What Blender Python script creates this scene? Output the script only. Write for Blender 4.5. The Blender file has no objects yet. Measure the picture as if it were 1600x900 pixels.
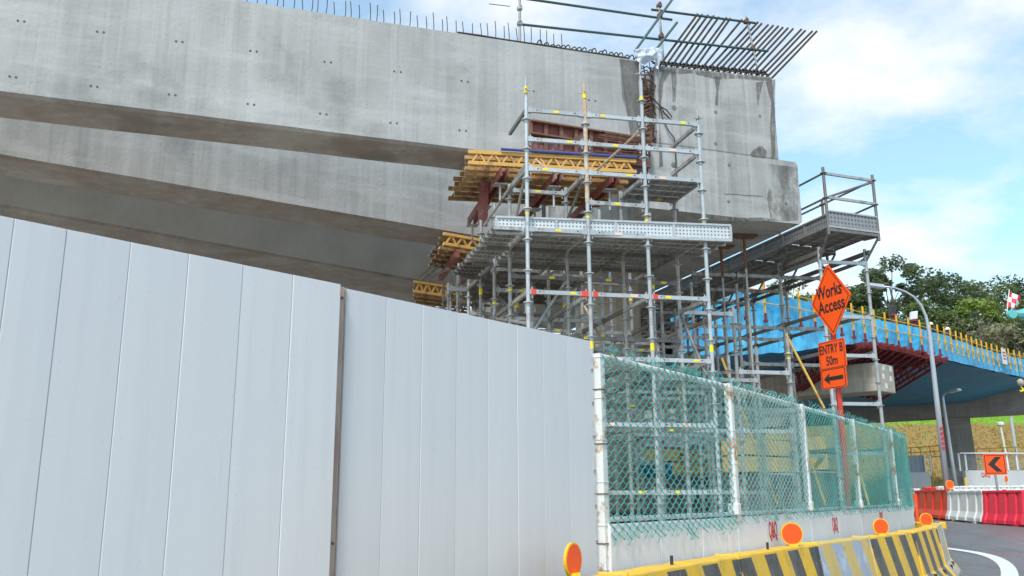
import bpy, math, random
from mathutils import Vector as V, Matrix, noise
random.seed(11)
R_ = math.radians
sc = bpy.context.scene
COL = sc.collection

# ------------------------------------------------------------------ camera
FPX = 1380.0
TH = math.atan(328 / 1380.0)
ROLL = R_(-0.4)
EYE = V((0, 0, 1.26))
cam_d = bpy.data.cameras.new('camera')
cam = bpy.data.objects.new('camera', cam_d); COL.objects.link(cam)
cam_d.sensor_width = 36; cam_d.lens = 36 * FPX / 1600.0
cam_d.clip_start = 0.05; cam_d.clip_end = 3000
CM = Matrix.Rotation(math.pi / 2 + TH, 4, 'X') @ Matrix.Rotation(ROLL, 4, 'Z')
cam.matrix_world = Matrix.Translation(EYE) @ CM
sc.camera = cam
# ------------------------------------------------------------------ world + sun
SUN_EL, SUN_AZ = R_(52), R_(200)          # azimuth clockwise from +Y
w = bpy.data.worlds.new('World'); sc.world = w; w.use_nodes = True
nt = w.node_tree; N = nt.nodes; L = nt.links
bg = N['Background']; bg.inputs[1].default_value = 0.15
sky = N.new('ShaderNodeTexSky'); sky.sky_type = 'NISHITA'; sky.sun_disc = False
sky.sun_elevation = SUN_EL; sky.sun_rotation = SUN_AZ; sky.air_density = 1.0; sky.dust_density = 1.0; sky.ozone_density = 1.0
tc = N.new('ShaderNodeTexCoord')
sep = N.new('ShaderNodeSeparateXYZ'); L.new(tc.outputs['Generated'], sep.inputs[0])
zz = N.new('ShaderNodeMath'); zz.operation = 'MAXIMUM'; zz.inputs[1].default_value = 0.0; L.new(sep.outputs[2], zz.inputs[0])
za = N.new('ShaderNodeMath'); za.operation = 'ADD'; za.inputs[1].default_value = 0.22; L.new(zz.outputs[0], za.inputs[0])
dx = N.new('ShaderNodeMath'); dx.operation = 'DIVIDE'; L.new(sep.outputs[0], dx.inputs[0]); L.new(za.outputs[0], dx.inputs[1])
dy = N.new('ShaderNodeMath'); dy.operation = 'DIVIDE'; L.new(sep.outputs[1], dy.inputs[0]); L.new(za.outputs[0], dy.inputs[1])
cv = N.new('ShaderNodeCombineXYZ'); L.new(dx.outputs[0], cv.inputs[0]); L.new(dy.outputs[0], cv.inputs[1]); cv.inputs[2].default_value = 10.6
cn = N.new('ShaderNodeTexNoise'); cn.inputs['Scale'].default_value = 2.4; cn.inputs['Detail'].default_value = 9; cn.inputs['Roughness'].default_value = 0.57
L.new(cv.outputs[0], cn.inputs['Vector'])
cr = N.new('ShaderNodeValToRGB'); cr.color_ramp.elements[0].position = 0.49; cr.color_ramp.elements[1].position = 0.72
cr.color_ramp.elements[0].color = (0.2, 0.2, 0.2, 1)
L.new(cn.outputs[0], cr.inputs[0])
hz = N.new('ShaderNodeMapRange'); hz.inputs[1].default_value = 0.10; hz.inputs[2].default_value = 0.29; hz.inputs[3].default_value = 1.0; hz.inputs[4].default_value = 0.0
L.new(sep.outputs[2], hz.inputs[0])
mxx = N.new('ShaderNodeMath'); mxx.operation = 'MAXIMUM'; L.new(cr.outputs[0], mxx.inputs[0]); L.new(hz.outputs[0], mxx.inputs[1])
mix = N.new('ShaderNodeMix'); mix.data_type = 'RGBA'
gain = N.new('ShaderNodeMix'); gain.data_type = 'RGBA'; gain.blend_type = 'MULTIPLY'; gain.inputs[0].default_value = 1.0; gain.inputs[7].default_value = (0.86, 1.22, 1.16, 1)
L.new(sky.outputs[0], gain.inputs[6])
L.new(mxx.outputs[0], mix.inputs[0]); L.new(gain.outputs[2], mix.inputs[6]); mix.inputs[7].default_value = (4.5, 4.6, 4.7, 1)
L.new(mix.outputs[2], bg.inputs[0])
sd = bpy.data.lights.new('sun', 'SUN'); sd.energy = 2.0; sd.angle = R_(10); sd.color = (1.0, 0.96, 0.9)
so = bpy.data.objects.new('sun', sd); COL.objects.link(so)
dirv = V((math.sin(SUN_AZ) * math.cos(SUN_EL), math.cos(SUN_AZ) * math.cos(SUN_EL), math.sin(SUN_EL)))
so.rotation_euler = dirv.to_track_quat('Z', 'Y').to_euler(); so.location = dirv * 50
vs = sc.view_settings; vs.view_transform = 'Standard'; vs.look = 'None'; vs.gamma = 1; vs.use_curve_mapping = False; vs.exposure = 0.68
sc.render.resolution_x = 1024; sc.render.resolution_y = 576

# ------------------------------------------------------------------ photograph -> place helpers
M3 = CM.to_3x3()
def ray(u, v): return M3 @ V(((u - 800) / FPX, -(v - 450) / FPX, -1))
def PY(u, v, y): d = ray(u, v); return EYE + d * (y / d.y)
def PZ(u, v, z): d = ray(u, v); return EYE + d * ((z - EYE.z) / d.z)
def PP(u, v, p, n): d = ray(u, v); return EYE + d * ((p - EYE).dot(n) / d.dot(n))
def smooth(a, b, x):
    t = max(0, min(1, (x - a) / (b - a))); return t * t * (3 - 2 * t)
def gz(x, y): return 0.42 * smooth(15.5, 27, y)
def PG(u, v, dz=0):
    z = 0.0
    for _ in range(25):
        p = PZ(u, v, z); z = 0.5 * z + 0.5 * (gz(p.x, p.y) + dz)
    return PZ(u, v, z)

# ------------------------------------------------------------------ materials
MT = {}
def nodes(name):
    m = bpy.data.materials.new(name); m.use_nodes = True; MT[name] = m
    return m, m.node_tree, m.node_tree.nodes['Principled BSDF']
def col4(c): return (c[0], c[1], c[2], 1)
def nz(t, scale, detail=4, vec=None, rough=0.55):
    n = t.nodes.new('ShaderNodeTexNoise'); n.inputs['Scale'].default_value = scale; n.inputs['Detail'].default_value = detail; n.inputs['Roughness'].default_value = rough
    if vec: t.links.new(vec, n.inputs['Vector'])
    return n.outputs[0]
def mapv(t, scale=(1, 1, 1), rot=(0, 0, 0), coord='Object'):
    c = t.nodes.new('ShaderNodeTexCoord'); m = t.nodes.new('ShaderNodeMapping')
    m.inputs['Scale'].default_value = scale; m.inputs['Rotation'].default_value = rot
    t.links.new(c.outputs[coord], m.inputs['Vector']); return m.outputs[0]
def ramp(t, fac, a, b, c0=(0, 0, 0), c1=(1, 1, 1)):
    r = t.nodes.new('ShaderNodeValToRGB'); e = r.color_ramp.elements
    e[0].position = a; e[1].position = b; e[0].color = col4(c0); e[1].color = col4(c1)
    t.links.new(fac, r.inputs[0]); return r.outputs[0]
def mixc(t, fac, a, b, mode='MIX'):
    m = t.nodes.new('ShaderNodeMix'); m.data_type = 'RGBA'; m.blend_type = mode
    for s, i in ((fac, 0), (a, 6), (b, 7)):
        if hasattr(s, 'links'): t.links.new(s, m.inputs[i])
        elif i == 0: m.inputs[0].default_value = s
        else: m.inputs[i].default_value = col4(s)
    return m.outputs[2]
def mth(t, op, a, b):
    m = t.nodes.new('ShaderNodeMath'); m.operation = op
    for s, i in ((a, 0), (b, 1)):
        if hasattr(s, 'links'): t.links.new(s, m.inputs[i])
        else: m.inputs[i].default_value = s
    return m.outputs[0]
def bump(t, b, h, s=0.3, d=0.02):
    n = t.nodes.new('ShaderNodeBump'); n.inputs['Strength'].default_value = s; n.inputs['Distance'].default_value = d
    t.links.new(h, n.inputs['Height']); t.links.new(n.outputs[0], b.inputs['Normal'])
def plain(name, c, rough=0.6, metal=0.0, var=0.15, scale=6.0, dirt=None, dirt_at=(0.55, 0.75), dscale=4.0, bmp=0.0, stretch=(1, 1, 1), rv=0.22):
    m, t, b = nodes(name)
    v = mapv(t, stretch)
    base = mixc(t, nz(t, scale, 5, v), tuple(x * (1 - var) for x in c), tuple(min(1, x * (1 + var)) for x in c))
    oi = t.nodes.new('ShaderNodeObjectInfo')
    base = mixc(t, mth(t, 'MULTIPLY', oi.outputs['Random'], rv), base, tuple(x * k for x, k in zip(c, (.58, .53, .48))))
    if dirt:
        base = mixc(t, ramp(t, nz(t, dscale, 7, v, 0.65), *dirt_at), base, dirt)
    t.links.new(base, b.inputs['Base Color']); b.inputs['Roughness'].default_value = rough; b.inputs['Metallic'].default_value = metal
    if bmp: bump(t, b, nz(t, scale * 4, 4, v), bmp)
    return m
def concrete(name, c, dark, brown=None, streak=0.5, stain=0.5, rough=0.85, patch=0.45):
    m, t, b = nodes(name)
    v = mapv(t)
    vs_ = mapv(t, (5.5, 5.5, 0.16))
    vh = mapv(t, (0.5, 0.5, 3.0))
    x = mixc(t, ramp(t, nz(t, 0.9, 6, v), 0.3, 0.7), dark, c)
    x = mixc(t, mth(t, 'MULTIPLY', ramp(t, nz(t, 1.0, 5, vs_), 0.45, 0.75), streak), x, tuple(k * 1.35 for k in c))
    x = mixc(t, mth(t, 'MULTIPLY', ramp(t, nz(t, 1.7, 6, vs_, 0.7), 0.52, 0.72), streak), x, tuple(k * 0.62 for k in dark))
    x = mixc(t, mth(t, 'MULTIPLY', ramp(t, nz(t, 1.0, 6, vh), 0.5, 0.68), patch), x, tuple(k * 1.22 for k in c))
    x = mixc(t, mth(t, 'MULTIPLY', ramp(t, nz(t, 0.55, 8, v, 0.62), 0.56, 0.66), stain), x, tuple(k * 0.6 for k in dark))
    if brown: x = mixc(t, ramp(t, nz(t, 1.3, 7, v, 0.6), 0.40, 0.66), x, brown)
    x = mixc(t, ramp(t, nz(t, 26, 3, v), 0.68, 0.75), x, tuple(k * 0.45 for k in dark))
    x = mixc(t, mth(t, 'MULTIPLY', nz(t, 60, 3, v), 0.25), x, tuple(k * 0.6 for k in c))
    t.links.new(x, b.inputs['Base Color']); b.inputs['Roughness'].default_value = rough
    bump(t, b, mth(t, 'ADD', nz(t, 14, 6, v), mth(t, 'MULTIPLY', nz(t, 1.5, 3, v), 2.0)), 0.35, 0.02)
    return m
concrete('concrete', (0.44, 0.434, 0.425), (0.315, 0.31, 0.302), streak=.40, stain=.55, patch=.55)
concrete('concrete_block', (0.42, 0.415, 0.40), (0.25, 0.245, 0.235), streak=0.7, stain=0.65, patch=.6)
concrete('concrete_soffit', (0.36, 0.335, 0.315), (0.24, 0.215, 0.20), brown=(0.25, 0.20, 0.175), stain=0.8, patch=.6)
concrete('concrete_brown', (0.45, 0.435, 0.415), (0.37, 0.355, 0.335), stain=0.15, streak=.15, patch=.15)
concrete('concrete_warm', (0.47, 0.42, 0.34), (0.33, 0.29, 0.23), stain=0.3)
concrete('concrete_pale', (0.50, 0.45, 0.37), (0.32, 0.28, 0.22), stain=0.5)
concrete('concrete_dark', (0.27, 0.25, 0.23), (0.18, 0.17, 0.155), stain=0.5)
concrete('wet_stain', (0.23, 0.215, 0.195), (0.15, 0.14, 0.125), stain=0.5, streak=0.4)
t = MT['wet_stain'].node_tree; b = t.nodes['Principled BSDF']
t.links.new(ramp(t, nz(t, 5.0, 8, mapv(t, (1.6, 1.6, .5)), .7), .36, .74), b.inputs['Alpha'])
m = MT['wet_stain'].copy(); m.name = 'damp_stain'; MT['damp_stain'] = m; t = m.node_tree; b = t.nodes['Principled BSDF']
t.links.new(ramp(t, nz(t, 2.2, 8, mapv(t, (1.6, 1.6, .7)), .7), .40, .72, (0, 0, 0), (.55,) * 3), b.inputs['Alpha'])
plain('tie_plug', (0.10, 0.09, 0.085), 0.9)
plain('galv', (0.45, 0.45, 0.44), 0.5, 0.45, 0.3, 9, (0.20, 0.165, 0.135), (0.50, 0.70), 5, rv=.55)
plain('galv_bright', (0.52, 0.54, 0.555), 0.42, 0.4, 0.22, 8, (0.30, 0.25, 0.21), (0.56, 0.74), 7, rv=.45)
plain('galv_dark', (0.22, 0.21, 0.20), 0.6, 0.3, 0.25, 9, (0.14, 0.11, 0.09), (0.5, 0.7), 5, rv=.5)
plain('rust_pole', (0.52, 0.36, 0.25), 0.8, 0.0, 0.3, 12, (0.55, 0.50, 0.44), (0.5, 0.62), 9)
plain('rust', (0.20, 0.10, 0.065), 0.9, 0, 0.35, 14, (0.09, 0.05, 0.04), (0.5, 0.7), 9, 0.3)
plain('rebar', (0.060, 0.046, 0.036), 0.8, 0.2, 0.35, 18, (0.12, 0.062, 0.03), (0.55, 0.7), 9)
plain('red_steel', (0.22, 0.060, 0.050), 0.65, 0, 0.3, 5, (0.33, 0.25, 0.23), (0.55, 0.66), 3.5, 0.2)
plain('red_formwork', (0.19, 0.022, 0.024), 0.6, 0, 0.25, 6, (0.14, 0.05, 0.04), (0.55, 0.75), 3)
plain('timber', (0.72, 0.41, 0.11), 0.7, 0, 0.25, 9, (0.24, 0.13, 0.06), (0.56, 0.74), 4, 0.2, rv=.5)
plain('timber_old', (0.46, 0.26, 0.10), 0.8, 0, 0.3, 9, (0.12, 0.08, 0.05), (0.5, 0.7), 4, 0.2, rv=.9)
plain('timber_end', (0.55, 0.50, 0.42), 0.8)
plain('ply_yellow', (0.62, 0.44, 0.16), 0.7, 0, 0.15, 3, (0.36, 0.24, 0.10), (0.58, 0.75), 3)
plain('blue_tube', (0.05, 0.075, 0.26), 0.45, 0, 0.2, 5)
plain('tube_green', (0.055, 0.105, 0.105), 0.5, 0.2, 0.25, 8, (0.12, 0.09, 0.06), (0.6, 0.75), 6)
plain('sticker_yellow', (0.85, 0.70, 0.02), 0.5, 0, 0.08)
plain('sticker_pale', (0.80, 0.55, 0.48), 0.5, 0, 0.1)
plain('sticker_red', (0.75, 0.06, 0.04), 0.5, 0, 0.1)
plain('white_paint_rust', (0.74, 0.73, 0.70), 0.55, 0, 0.06, 8, (0.38, 0.19, 0.08), (0.53, 0.62), 5, 0.1)
plain('post_rust', (0.47, 0.36, 0.30), 0.7, 0, 0.2, 8, (0.34, 0.22, 0.165), (0.42, 0.58), 6, 0.15, (1, 1, 0.35))
plain('white_wall', (0.84, 0.84, 0.85), 0.45, 0, 0.05, 3, (0.45, 0.40, 0.36), (0.60, 0.85), 3, 0.03, (4, 4, 0.5))
plain('pvc_green', (0.085, 0.41, 0.37), 0.42, 0, 0.25, 3)
plain('pvc_pale', (0.42, 0.58, 0.54), 0.4, 0, 0.2, 3)
plain('net_green', (0.10, 0.42, 0.36), 0.7, 0, 0.2, 3)
plain('orange', (0.97, 0.092, 0.003), 0.35, 0, 0.05, 3)
plain('orange_disc', (0.97, 0.10, 0.008), 0.3, 0, 0.04, 3)
plain('yellow_rim', (0.85, 0.55, 0.02), 0.4)
plain('black_paint', (0.018, 0.016, 0.015), 0.5)
plain('sign_red_post', (0.55, 0.045, 0.025), 0.5, 0, 0.2, 5)
plain('red_ink', (0.62, 0.03, 0.05), 0.6)
plain('yellow_paint', (0.80, 0.42, 0.02), 0.5, 0, 0.15, 6, (0.35, 0.16, 0.03), (0.6, 0.75), 5)
plain('prop_yellow', (0.58, 0.36, 0.06), 0.6, 0, 0.2, 6, (0.3, 0.17, 0.06), (0.55, 0.7), 4)
plain('plastic_red', (0.88, 0.045, 0.025), 0.38, 0, 0.12, 2.5, (0.45, 0.14, 0.11), (0.62, 0.8), 3, 0.05)
plain('plastic_crimson', (0.76, 0.028, 0.06), 0.4, 0, 0.12, 2.5, (0.38, 0.12, 0.11), (0.62, 0.8), 3, 0.05)
plain('plastic_white', (0.78, 0.77, 0.74), 0.4, 0, 0.06, 2.5, (0.50, 0.45, 0.38), (0.60, 0.8), 3, 0.05)
plain('lamp_grey', (0.50, 0.53, 0.57), 0.4, 0.4, 0.1, 4)
plain('white_paint', (0.78, 0.78, 0.76), 0.5, 0, 0.05, 6)
plain('teal', (0.12, 0.46, 0.46), 0.5)
plain('dark_stuff', (0.03, 0.03, 0.03), 0.6)
plain('far_panel', (0.30, 0.33, 0.36), 0.6, 0, 0.1)
plain('far_wall', (0.60, 0.60, 0.60), 0.7, 0, 0.1, 2, (0.42, 0.40, 0.38), (0.5, 0.75), 2)
plain('skin', (0.30, 0.17, 0.11), 0.6); plain('cloth_dark', (0.03, 0.03, 0.04), 0.9); plain('cloth_red', (0.30, 0.06, 0.04), 0.9)
plain('bark', (0.17, 0.145, 0.12), 0.9, 0, 0.3, 3)
plain('soil', (0.47, 0.42, 0.35), 0.95, 0, 0.2, 0.6, (0.33, 0.28, 0.22), (0.5, 0.7), 0.8, 0.3)

m, t, b = nodes('hoarding')
v = mapv(t); vst = mapv(t, (7, 7, 0.25))
x = mixc(t, nz(t, 0.8, 5, v), (0.645, 0.638, 0.65), (0.68, 0.675, 0.68))
x = mixc(t, mth(t, 'MULTIPLY', ramp(t, nz(t, 1.2, 5, vst), 0.50, 0.80), 0.40), x, (0.72, 0.728, 0.74))
x = mixc(t, mth(t, 'MULTIPLY', ramp(t, nz(t, 1.9, 6, vst, 0.7), 0.55, 0.8), 0.35), x, (0.46, 0.465, 0.49))
x = mixc(t, mth(t, 'MULTIPLY', ramp(t, nz(t, 5, 6, vst, 0.7), 0.66, 0.74), 0.30), x, (0.50, 0.38, 0.28))
x = mixc(t, mth(t, 'MULTIPLY', ramp(t, nz(t, 60, 3, v), 0.69, 0.72), 0.35), x, (0.36, 0.34, 0.33))
oi = t.nodes.new('ShaderNodeObjectInfo')
x = mixc(t, mth(t, 'MULTIPLY', oi.outputs['Random'], 0.10), x, (0.34, 0.37, 0.41))
t.links.new(x, b.inputs['Base Color']); b.inputs['Roughness'].default_value = 0.42
bump(t, b, nz(t, 2.2, 2, v), 0.10, 0.02)

m, t, b = nodes('tarp')
v = mapv(t)
x = mixc(t, ramp(t, nz(t, 0.5, 5, v), 0.35, 0.65), (0.03, 0.31, 0.58), (0.08, 0.47, 0.76))
x = mixc(t, mth(t, 'MULTIPLY', ramp(t, nz(t, 1.4, 5, mapv(t, (1.5, 1.5, 0.25)), 0.7), 0.56, 0.72), 0.6), x, (0.33, 0.62, 0.80))
t.links.new(x, b.inputs['Base Color']); b.inputs['Roughness'].default_value = 0.5
bump(t, b, nz(t, 2.2, 4, mapv(t, (1, 1, 0.25), (0.25, 0.3, 0))), 0.9, 0.16)
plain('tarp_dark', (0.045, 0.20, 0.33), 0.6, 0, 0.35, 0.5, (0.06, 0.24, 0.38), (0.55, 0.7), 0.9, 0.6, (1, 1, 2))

m, t, b = nodes('asphalt')
v = mapv(t)
x = mixc(t, nz(t, 0.35, 6, v), (0.105, 0.105, 0.110), (0.165, 0.163, 0.162))
x = mixc(t, ramp(t, nz(t, 55, 2, v), 0.55, 0.75), x, (0.19, 0.185, 0.18))
x = mixc(t, mth(t, 'MULTIPLY', ramp(t, nz(t, 1.2, 6, v, 0.7), 0.55, 0.7), 0.5), x, (0.04, 0.04, 0.042))
x = mixc(t, mth(t, 'MULTIPLY', ramp(t, nz(t, 1.0, 5, mapv(t, (1.6, .16, 1), (0, 0, -.5))), .52, .66), .45), x, (0.055, 0.055, 0.058))
x = mixc(t, mth(t, 'MULTIPLY', ramp(t, nz(t, 7, 7, v, .7), .6, .72), .4), x, (0.26, 0.23, 0.19))
t.links.new(x, b.inputs['Base Color'])
t.links.new(ramp(t, nz(t, 0.5, 4, v), 0.35, 0.65, (0.22,) * 3, (0.6,) * 3), b.inputs['Roughness'])
bump(t, b, nz(t, 90, 3, v), 0.35, 0.01)

m, t, b = nodes('grass_hill')
v = mapv(t); c = t.nodes.new('ShaderNodeTexCoord'); s = t.nodes.new('ShaderNodeSeparateXYZ'); t.links.new(c.outputs['Object'], s.inputs[0])
hmix = mth(t, 'ADD', s.outputs[2], mth(t, 'MULTIPLY', nz(t, 0.5, 5, v), 1.6))
dry = mixc(t, ramp(t, nz(t, 1.1, 8, v, 0.7), 0.38, 0.62), (0.34, 0.255, 0.06), (0.40, 0.21, 0.085))
dry = mixc(t, ramp(t, nz(t, 0.7, 8, v, 0.7), 0.50, 0.70), dry, (0.25, 0.27, 0.05))
mr = t.nodes.new('ShaderNodeMapRange'); mr.inputs[1].default_value = 8.3; mr.inputs[2].default_value = 8.9; t.links.new(hmix, mr.inputs[0])
x = mixc(t, mr.outputs[0], dry, mixc(t, nz(t, 2.0, 6, v), (0.15, 0.36, 0.02), (0.28, 0.50, 0.04)))
t.links.new(x, b.inputs['Base Color']); b.inputs['Roughness'].default_value = 0.9
bump(t, b, nz(t, 4, 8, v, 0.7), 1.0, 0.3)

def leafmat(name, c0, c1):
    m, t, b = nodes(name)
    v = mapv(t); x = mixc(t, ramp(t, nz(t, 0.45, 4, v), 0.35, 0.65), c0, c1)
    t.links.new(x, b.inputs['Base Color']); b.inputs['Roughness'].default_value = 0.6
    tr = t.nodes.new('ShaderNodeBsdfTranslucent'); t.links.new(x, tr.inputs[0])
    ms = t.nodes.new('ShaderNodeMixShader'); ms.inputs[0].default_value = 0.3
    o = t.nodes['Material Output']; t.links.new(b.outputs[0], ms.inputs[1]); t.links.new(tr.outputs[0], ms.inputs[2]); t.links.new(ms.outputs[0], o.inputs[0])
leafmat('leaf_dark', (0.070, 0.100, 0.045), (0.140, 0.180, 0.080))
leafmat('leaf_mid', (0.080, 0.125, 0.035), (0.165, 0.215, 0.065))
leafmat('leaf_light', (0.13, 0.20, 0.03), (0.25, 0.33, 0.06))
leafmat('leaf_dry', (0.17, 0.165, 0.09), (0.29, 0.27, 0.15))

def stripes(name, ca, cb, per=0.62, off=0.0):
    m, t, b = nodes(name)
    c = t.nodes.new('ShaderNodeTexCoord'); s = t.nodes.new('ShaderNodeSeparateXYZ'); t.links.new(c.outputs['Object'], s.inputs[0])
    v = mapv(t)
    q = mth(t, 'ADD', s.outputs[0], mth(t, 'MULTIPLY', s.outputs[2], 0.42))
    q = mth(t, 'ADD', q, mth(t, 'MULTIPLY', nz(t, 9, 4, v), 0.03))
    q = mth(t, 'FRACT', mth(t, 'DIVIDE', mth(t, 'ADD', q, off + 60 * per), per), 0)
    fac = ramp(t, q, 0.495, 0.505)
    # the top band is plain yellow
    top = mth(t, 'GREATER_THAN', s.outputs[2], 0.775)
    fac = mth(t, 'MULTIPLY', fac, mth(t, 'SUBTRACT', 1.0, top))
    yel = mixc(t, ramp(t, nz(t, 5, 7, v, 0.7), 0.55, 0.72), ca, tuple(k * 0.62 for k in ca))
    blk = mixc(t, ramp(t, nz(t, 6, 7, v, 0.7), 0.5, 0.75), cb, tuple(k * 1.8 for k in cb))
    x = mixc(t, fac, yel, blk)
    x = mixc(t, ramp(t, nz(t, 11, 7, v, 0.75), 0.61, 0.67), x, (0.36, 0.35, 0.33))
    x = mixc(t, mth(t, 'MULTIPLY', ramp(t, nz(t, 2.5, 7, mapv(t, (1, 1, .4)), 0.7), 0.42, 0.7), .45), x, (0.30, 0.26, 0.20))
    gr = t.nodes.new('ShaderNodeMapRange'); gr.inputs[1].default_value = 0.28; gr.inputs[2].default_value = 0.0; t.links.new(s.outputs[2], gr.inputs[0])
    x = mixc(t, mth(t, 'MULTIPLY', gr.outputs[0], ramp(t, nz(t, 4, 6, v, 0.7), 0.3, 0.7)), x, (0.17, 0.15, 0.13))
    t.links.new(x, b.inputs['Base Color']); b.inputs['Roughness'].default_value = 0.6
    bump(t, b, nz(t, 22, 6, v), 0.4, 0.01)
stripes('jersey_yellow', (0.84, 0.48, 0.012), (0.060, 0.056, 0.055))
stripes('jersey_pale', (0.66, 0.46, 0.13), (0.36, 0.41, 0.50), 0.62, 0.2)

# perforated sheet: print of dark holes on steel (holes a few millimetres wide)
m, t, b = nodes('perforated')
vv = mapv(t, (1, 1, 1))
vo = t.nodes.new('ShaderNodeTexVoronoi'); vo.inputs['Scale'].default_value = 18; vo.inputs['Randomness'].default_value = 0.0
t.links.new(vv, vo.inputs['Vector'])
x = mixc(t, ramp(t, vo.outputs['Distance'], 0.27, 0.31), (0.12, 0.12, 0.12), mixc(t, nz(t, 5, 5, vv), (0.50, 0.51, 0.52), (0.68, 0.70, 0.71)))
t.links.new(x, b.inputs['Base Color']); b.inputs['Roughness'].default_value = 0.45; b.inputs['Metallic'].default_value = 0.3
m = MT['perforated'].copy(); m.name = 'perforated_dark'; MT['perforated_dark'] = m; tt_ = m.node_tree  # copy of the sheet with darker steel and larger holes, for the walkway boards
for nd in tt_.nodes:
    if nd.type == 'TEX_VORONOI': nd.inputs['Scale'].default_value = 11
    if nd.type == 'MIX' and not nd.inputs[6].is_linked and abs(nd.inputs[6].default_value[0] - .5) < .01: nd.inputs[6].default_value = (.22, .22, .22, 1); nd.inputs[7].default_value = (.36, .36, .35, 1)
m, t, b = nodes('plastic_sheet_film')
b.inputs['Base Color'].default_value = (0.62, 0.67, 0.75, 1); b.inputs['Roughness'].default_value = 0.2; b.inputs['Alpha'].default_value = 0.8

# ------------------------------------------------------------------ mesh helpers
class MB:
    def __init__(s): s.v = []; s.f = []; s.mi = []
    def face(s, idx, mi=0): s.f.append(idx); s.mi.append(mi)
    def hexa(s, p, mi=0):                       # 8 corners: bottom 4 (ccw), top 4
        o = len(s.v); s.v += [V(q) for q in p]
        for q in ((3, 2, 1, 0), (4, 5, 6, 7), (0, 1, 5, 4), (1, 2, 6, 5), (2, 3, 7, 6), (3, 0, 4, 7)): s.face([o + i for i in q], mi)
    def box(s, c, ax, ay, az, mi=0):            # centre and three half vectors
        c = V(c); ax = V(ax); ay = V(ay); az = V(az)
        s.hexa([c - ax - ay - az, c + ax - ay - az, c + ax + ay - az, c - ax + ay - az, c - ax - ay + az, c + ax - ay + az, c + ax + ay + az, c - ax + ay + az], mi)
    def abox(s, x0, x1, y0, y1, z0, z1, mi=0): s.box(((x0 + x1) / 2, (y0 + y1) / 2, (z0 + z1) / 2), ((x1 - x0) / 2, 0, 0), (0, (y1 - y0) / 2, 0), (0, 0, (z1 - z0) / 2), mi)
    def bar(s, p0, p1, w, h, up=V((0, 0, 1)), mi=0):
        p0 = V(p0); p1 = V(p1); d = (p1 - p0); l = d.length; d.normalize()
        if abs(d.dot(up)) > 0.98: up = V((1, 0, 0))
        sx = d.cross(up).normalized(); sz = sx.cross(d)
        s.box((p0 + p1) / 2, d * (l / 2), sx * (w / 2), sz * (h / 2), mi)
    def tube(s, p0, p1, r, n=8, r1=None, cap=True, mi=0):
        s.path([p0, p1], [r, r if r1 is None else r1], n, cap, mi)
    def path(s, pts, rad, n=8, cap=True, mi=0):
        pts = [V(p) for p in pts]; k = len(pts)
        if not hasattr(rad, '__len__'): rad = [rad] * k
        o = len(s.v); ref = None
        for i, p in enumerate(pts):
            d = (pts[min(i + 1, k - 1)] - pts[max(i - 1, 0)]).normalized()
            if ref is None: ref = V((0, 0, 1)) if abs(d.z) < 0.9 else V((1, 0, 0))
            a = (ref - d * ref.dot(d)).normalized(); ref = a; bb = d.cross(a)
            for j in range(n):
                an = 2 * math.pi * j / n; s.v.append(p + (a * math.cos(an) + bb * math.sin(an)) * rad[i])
        for i in range(k - 1):
            for j in range(n):
                s.face([o + i * n + j, o + i * n + (j + 1) % n, o + (i + 1) * n + (j + 1) % n, o + (i + 1) * n + j], mi)
        if cap:
            s.face([o + j for j in range(n)][::-1], mi); s.face([o + (k - 1) * n + j for j in range(n)], mi)
    def disc(s, c, nrm, r, th, n=24, mi=0):
        nrm = V(nrm).normalized(); s.tube(V(c) - nrm * th / 2, V(c) + nrm * th / 2, r, n, mi=mi)
    def prism(s, prof, p0, ex, ey, d, mi=0):     # profile (a,b) -> p0+ex*a+ey*b, extruded by vector d
        o = len(s.v); k = len(prof)
        for q in prof: s.v.append(V(p0) + V(ex) * q[0] + V(ey) * q[1])
        for q in prof: s.v.append(V(p0) + V(ex) * q[0] + V(ey) * q[1] + V(d))
        for i in range(k): s.face([o + i, o + (i + 1) % k, o + k + (i + 1) % k, o + k + i], mi)
        s.face([o + i for i in range(k)][::-1], mi); s.face([o + k + i for i in range(k)], mi)
    def grid(s, fn, nu, nv, mi=0):
        o = len(s.v)
        for i in range(nu + 1):
            for j in range(nv + 1): s.v.append(V(fn(i / nu, j / nv)))
        for i in range(nu):
            for j in range(nv): s.face([o + i * (nv + 1) + j, o + (i + 1) * (nv + 1) + j, o + (i + 1) * (nv + 1) + j + 1, o + i * (nv + 1) + j + 1], mi)
    def mesh(s, name, mats, org=V((0, 0, 0)), sm=False):
        me = bpy.data.meshes.new(name); me.from_pydata([tuple(p - org) for p in s.v], [], s.f)
        if isinstance(mats, str): mats = [mats]
        for q in mats: me.materials.append(MT[q])
        if len(mats) > 1: me.polygons.foreach_set('material_index', s.mi)
        if sm: me.polygons.foreach_set('use_smooth', [True] * len(s.f))
        me.update(); return me
    def build(s, name, mats, parent=None, sm=False, bevel=0.0, org=None):
        if org is None: org = V(parent['_org']) if parent is not None and '_org' in parent else V((0, 0, 0))
        o = bpy.data.objects.new(name, s.mesh(name, mats, org, sm)); COL.objects.link(o)
        if parent is not None: o.parent = parent
        else: o.location = org
        if bevel:
            md = o.modifiers.new('bevel', 'BEVEL'); md.width = bevel; md.segments = 2; md.limit_method = 'ANGLE'; md.angle_limit = R_(40)
        return o
ORGS = []
def tag(o, label, cat, group=None, kind=None):
    if label: o['label'] = label
    if cat: o['category'] = cat
    if group: o['group'] = group
    if kind: o['kind'] = kind
    return o
def thing(name, label, cat, loc=(0, 0, 0), group=None):
    o = bpy.data.objects.new(name, None); COL.objects.link(o); o.location = loc; o.empty_display_size = 0.2
    o['_org'] = tuple(loc); ORGS.append(o)
    return tag(o, label, cat, group)
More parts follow.
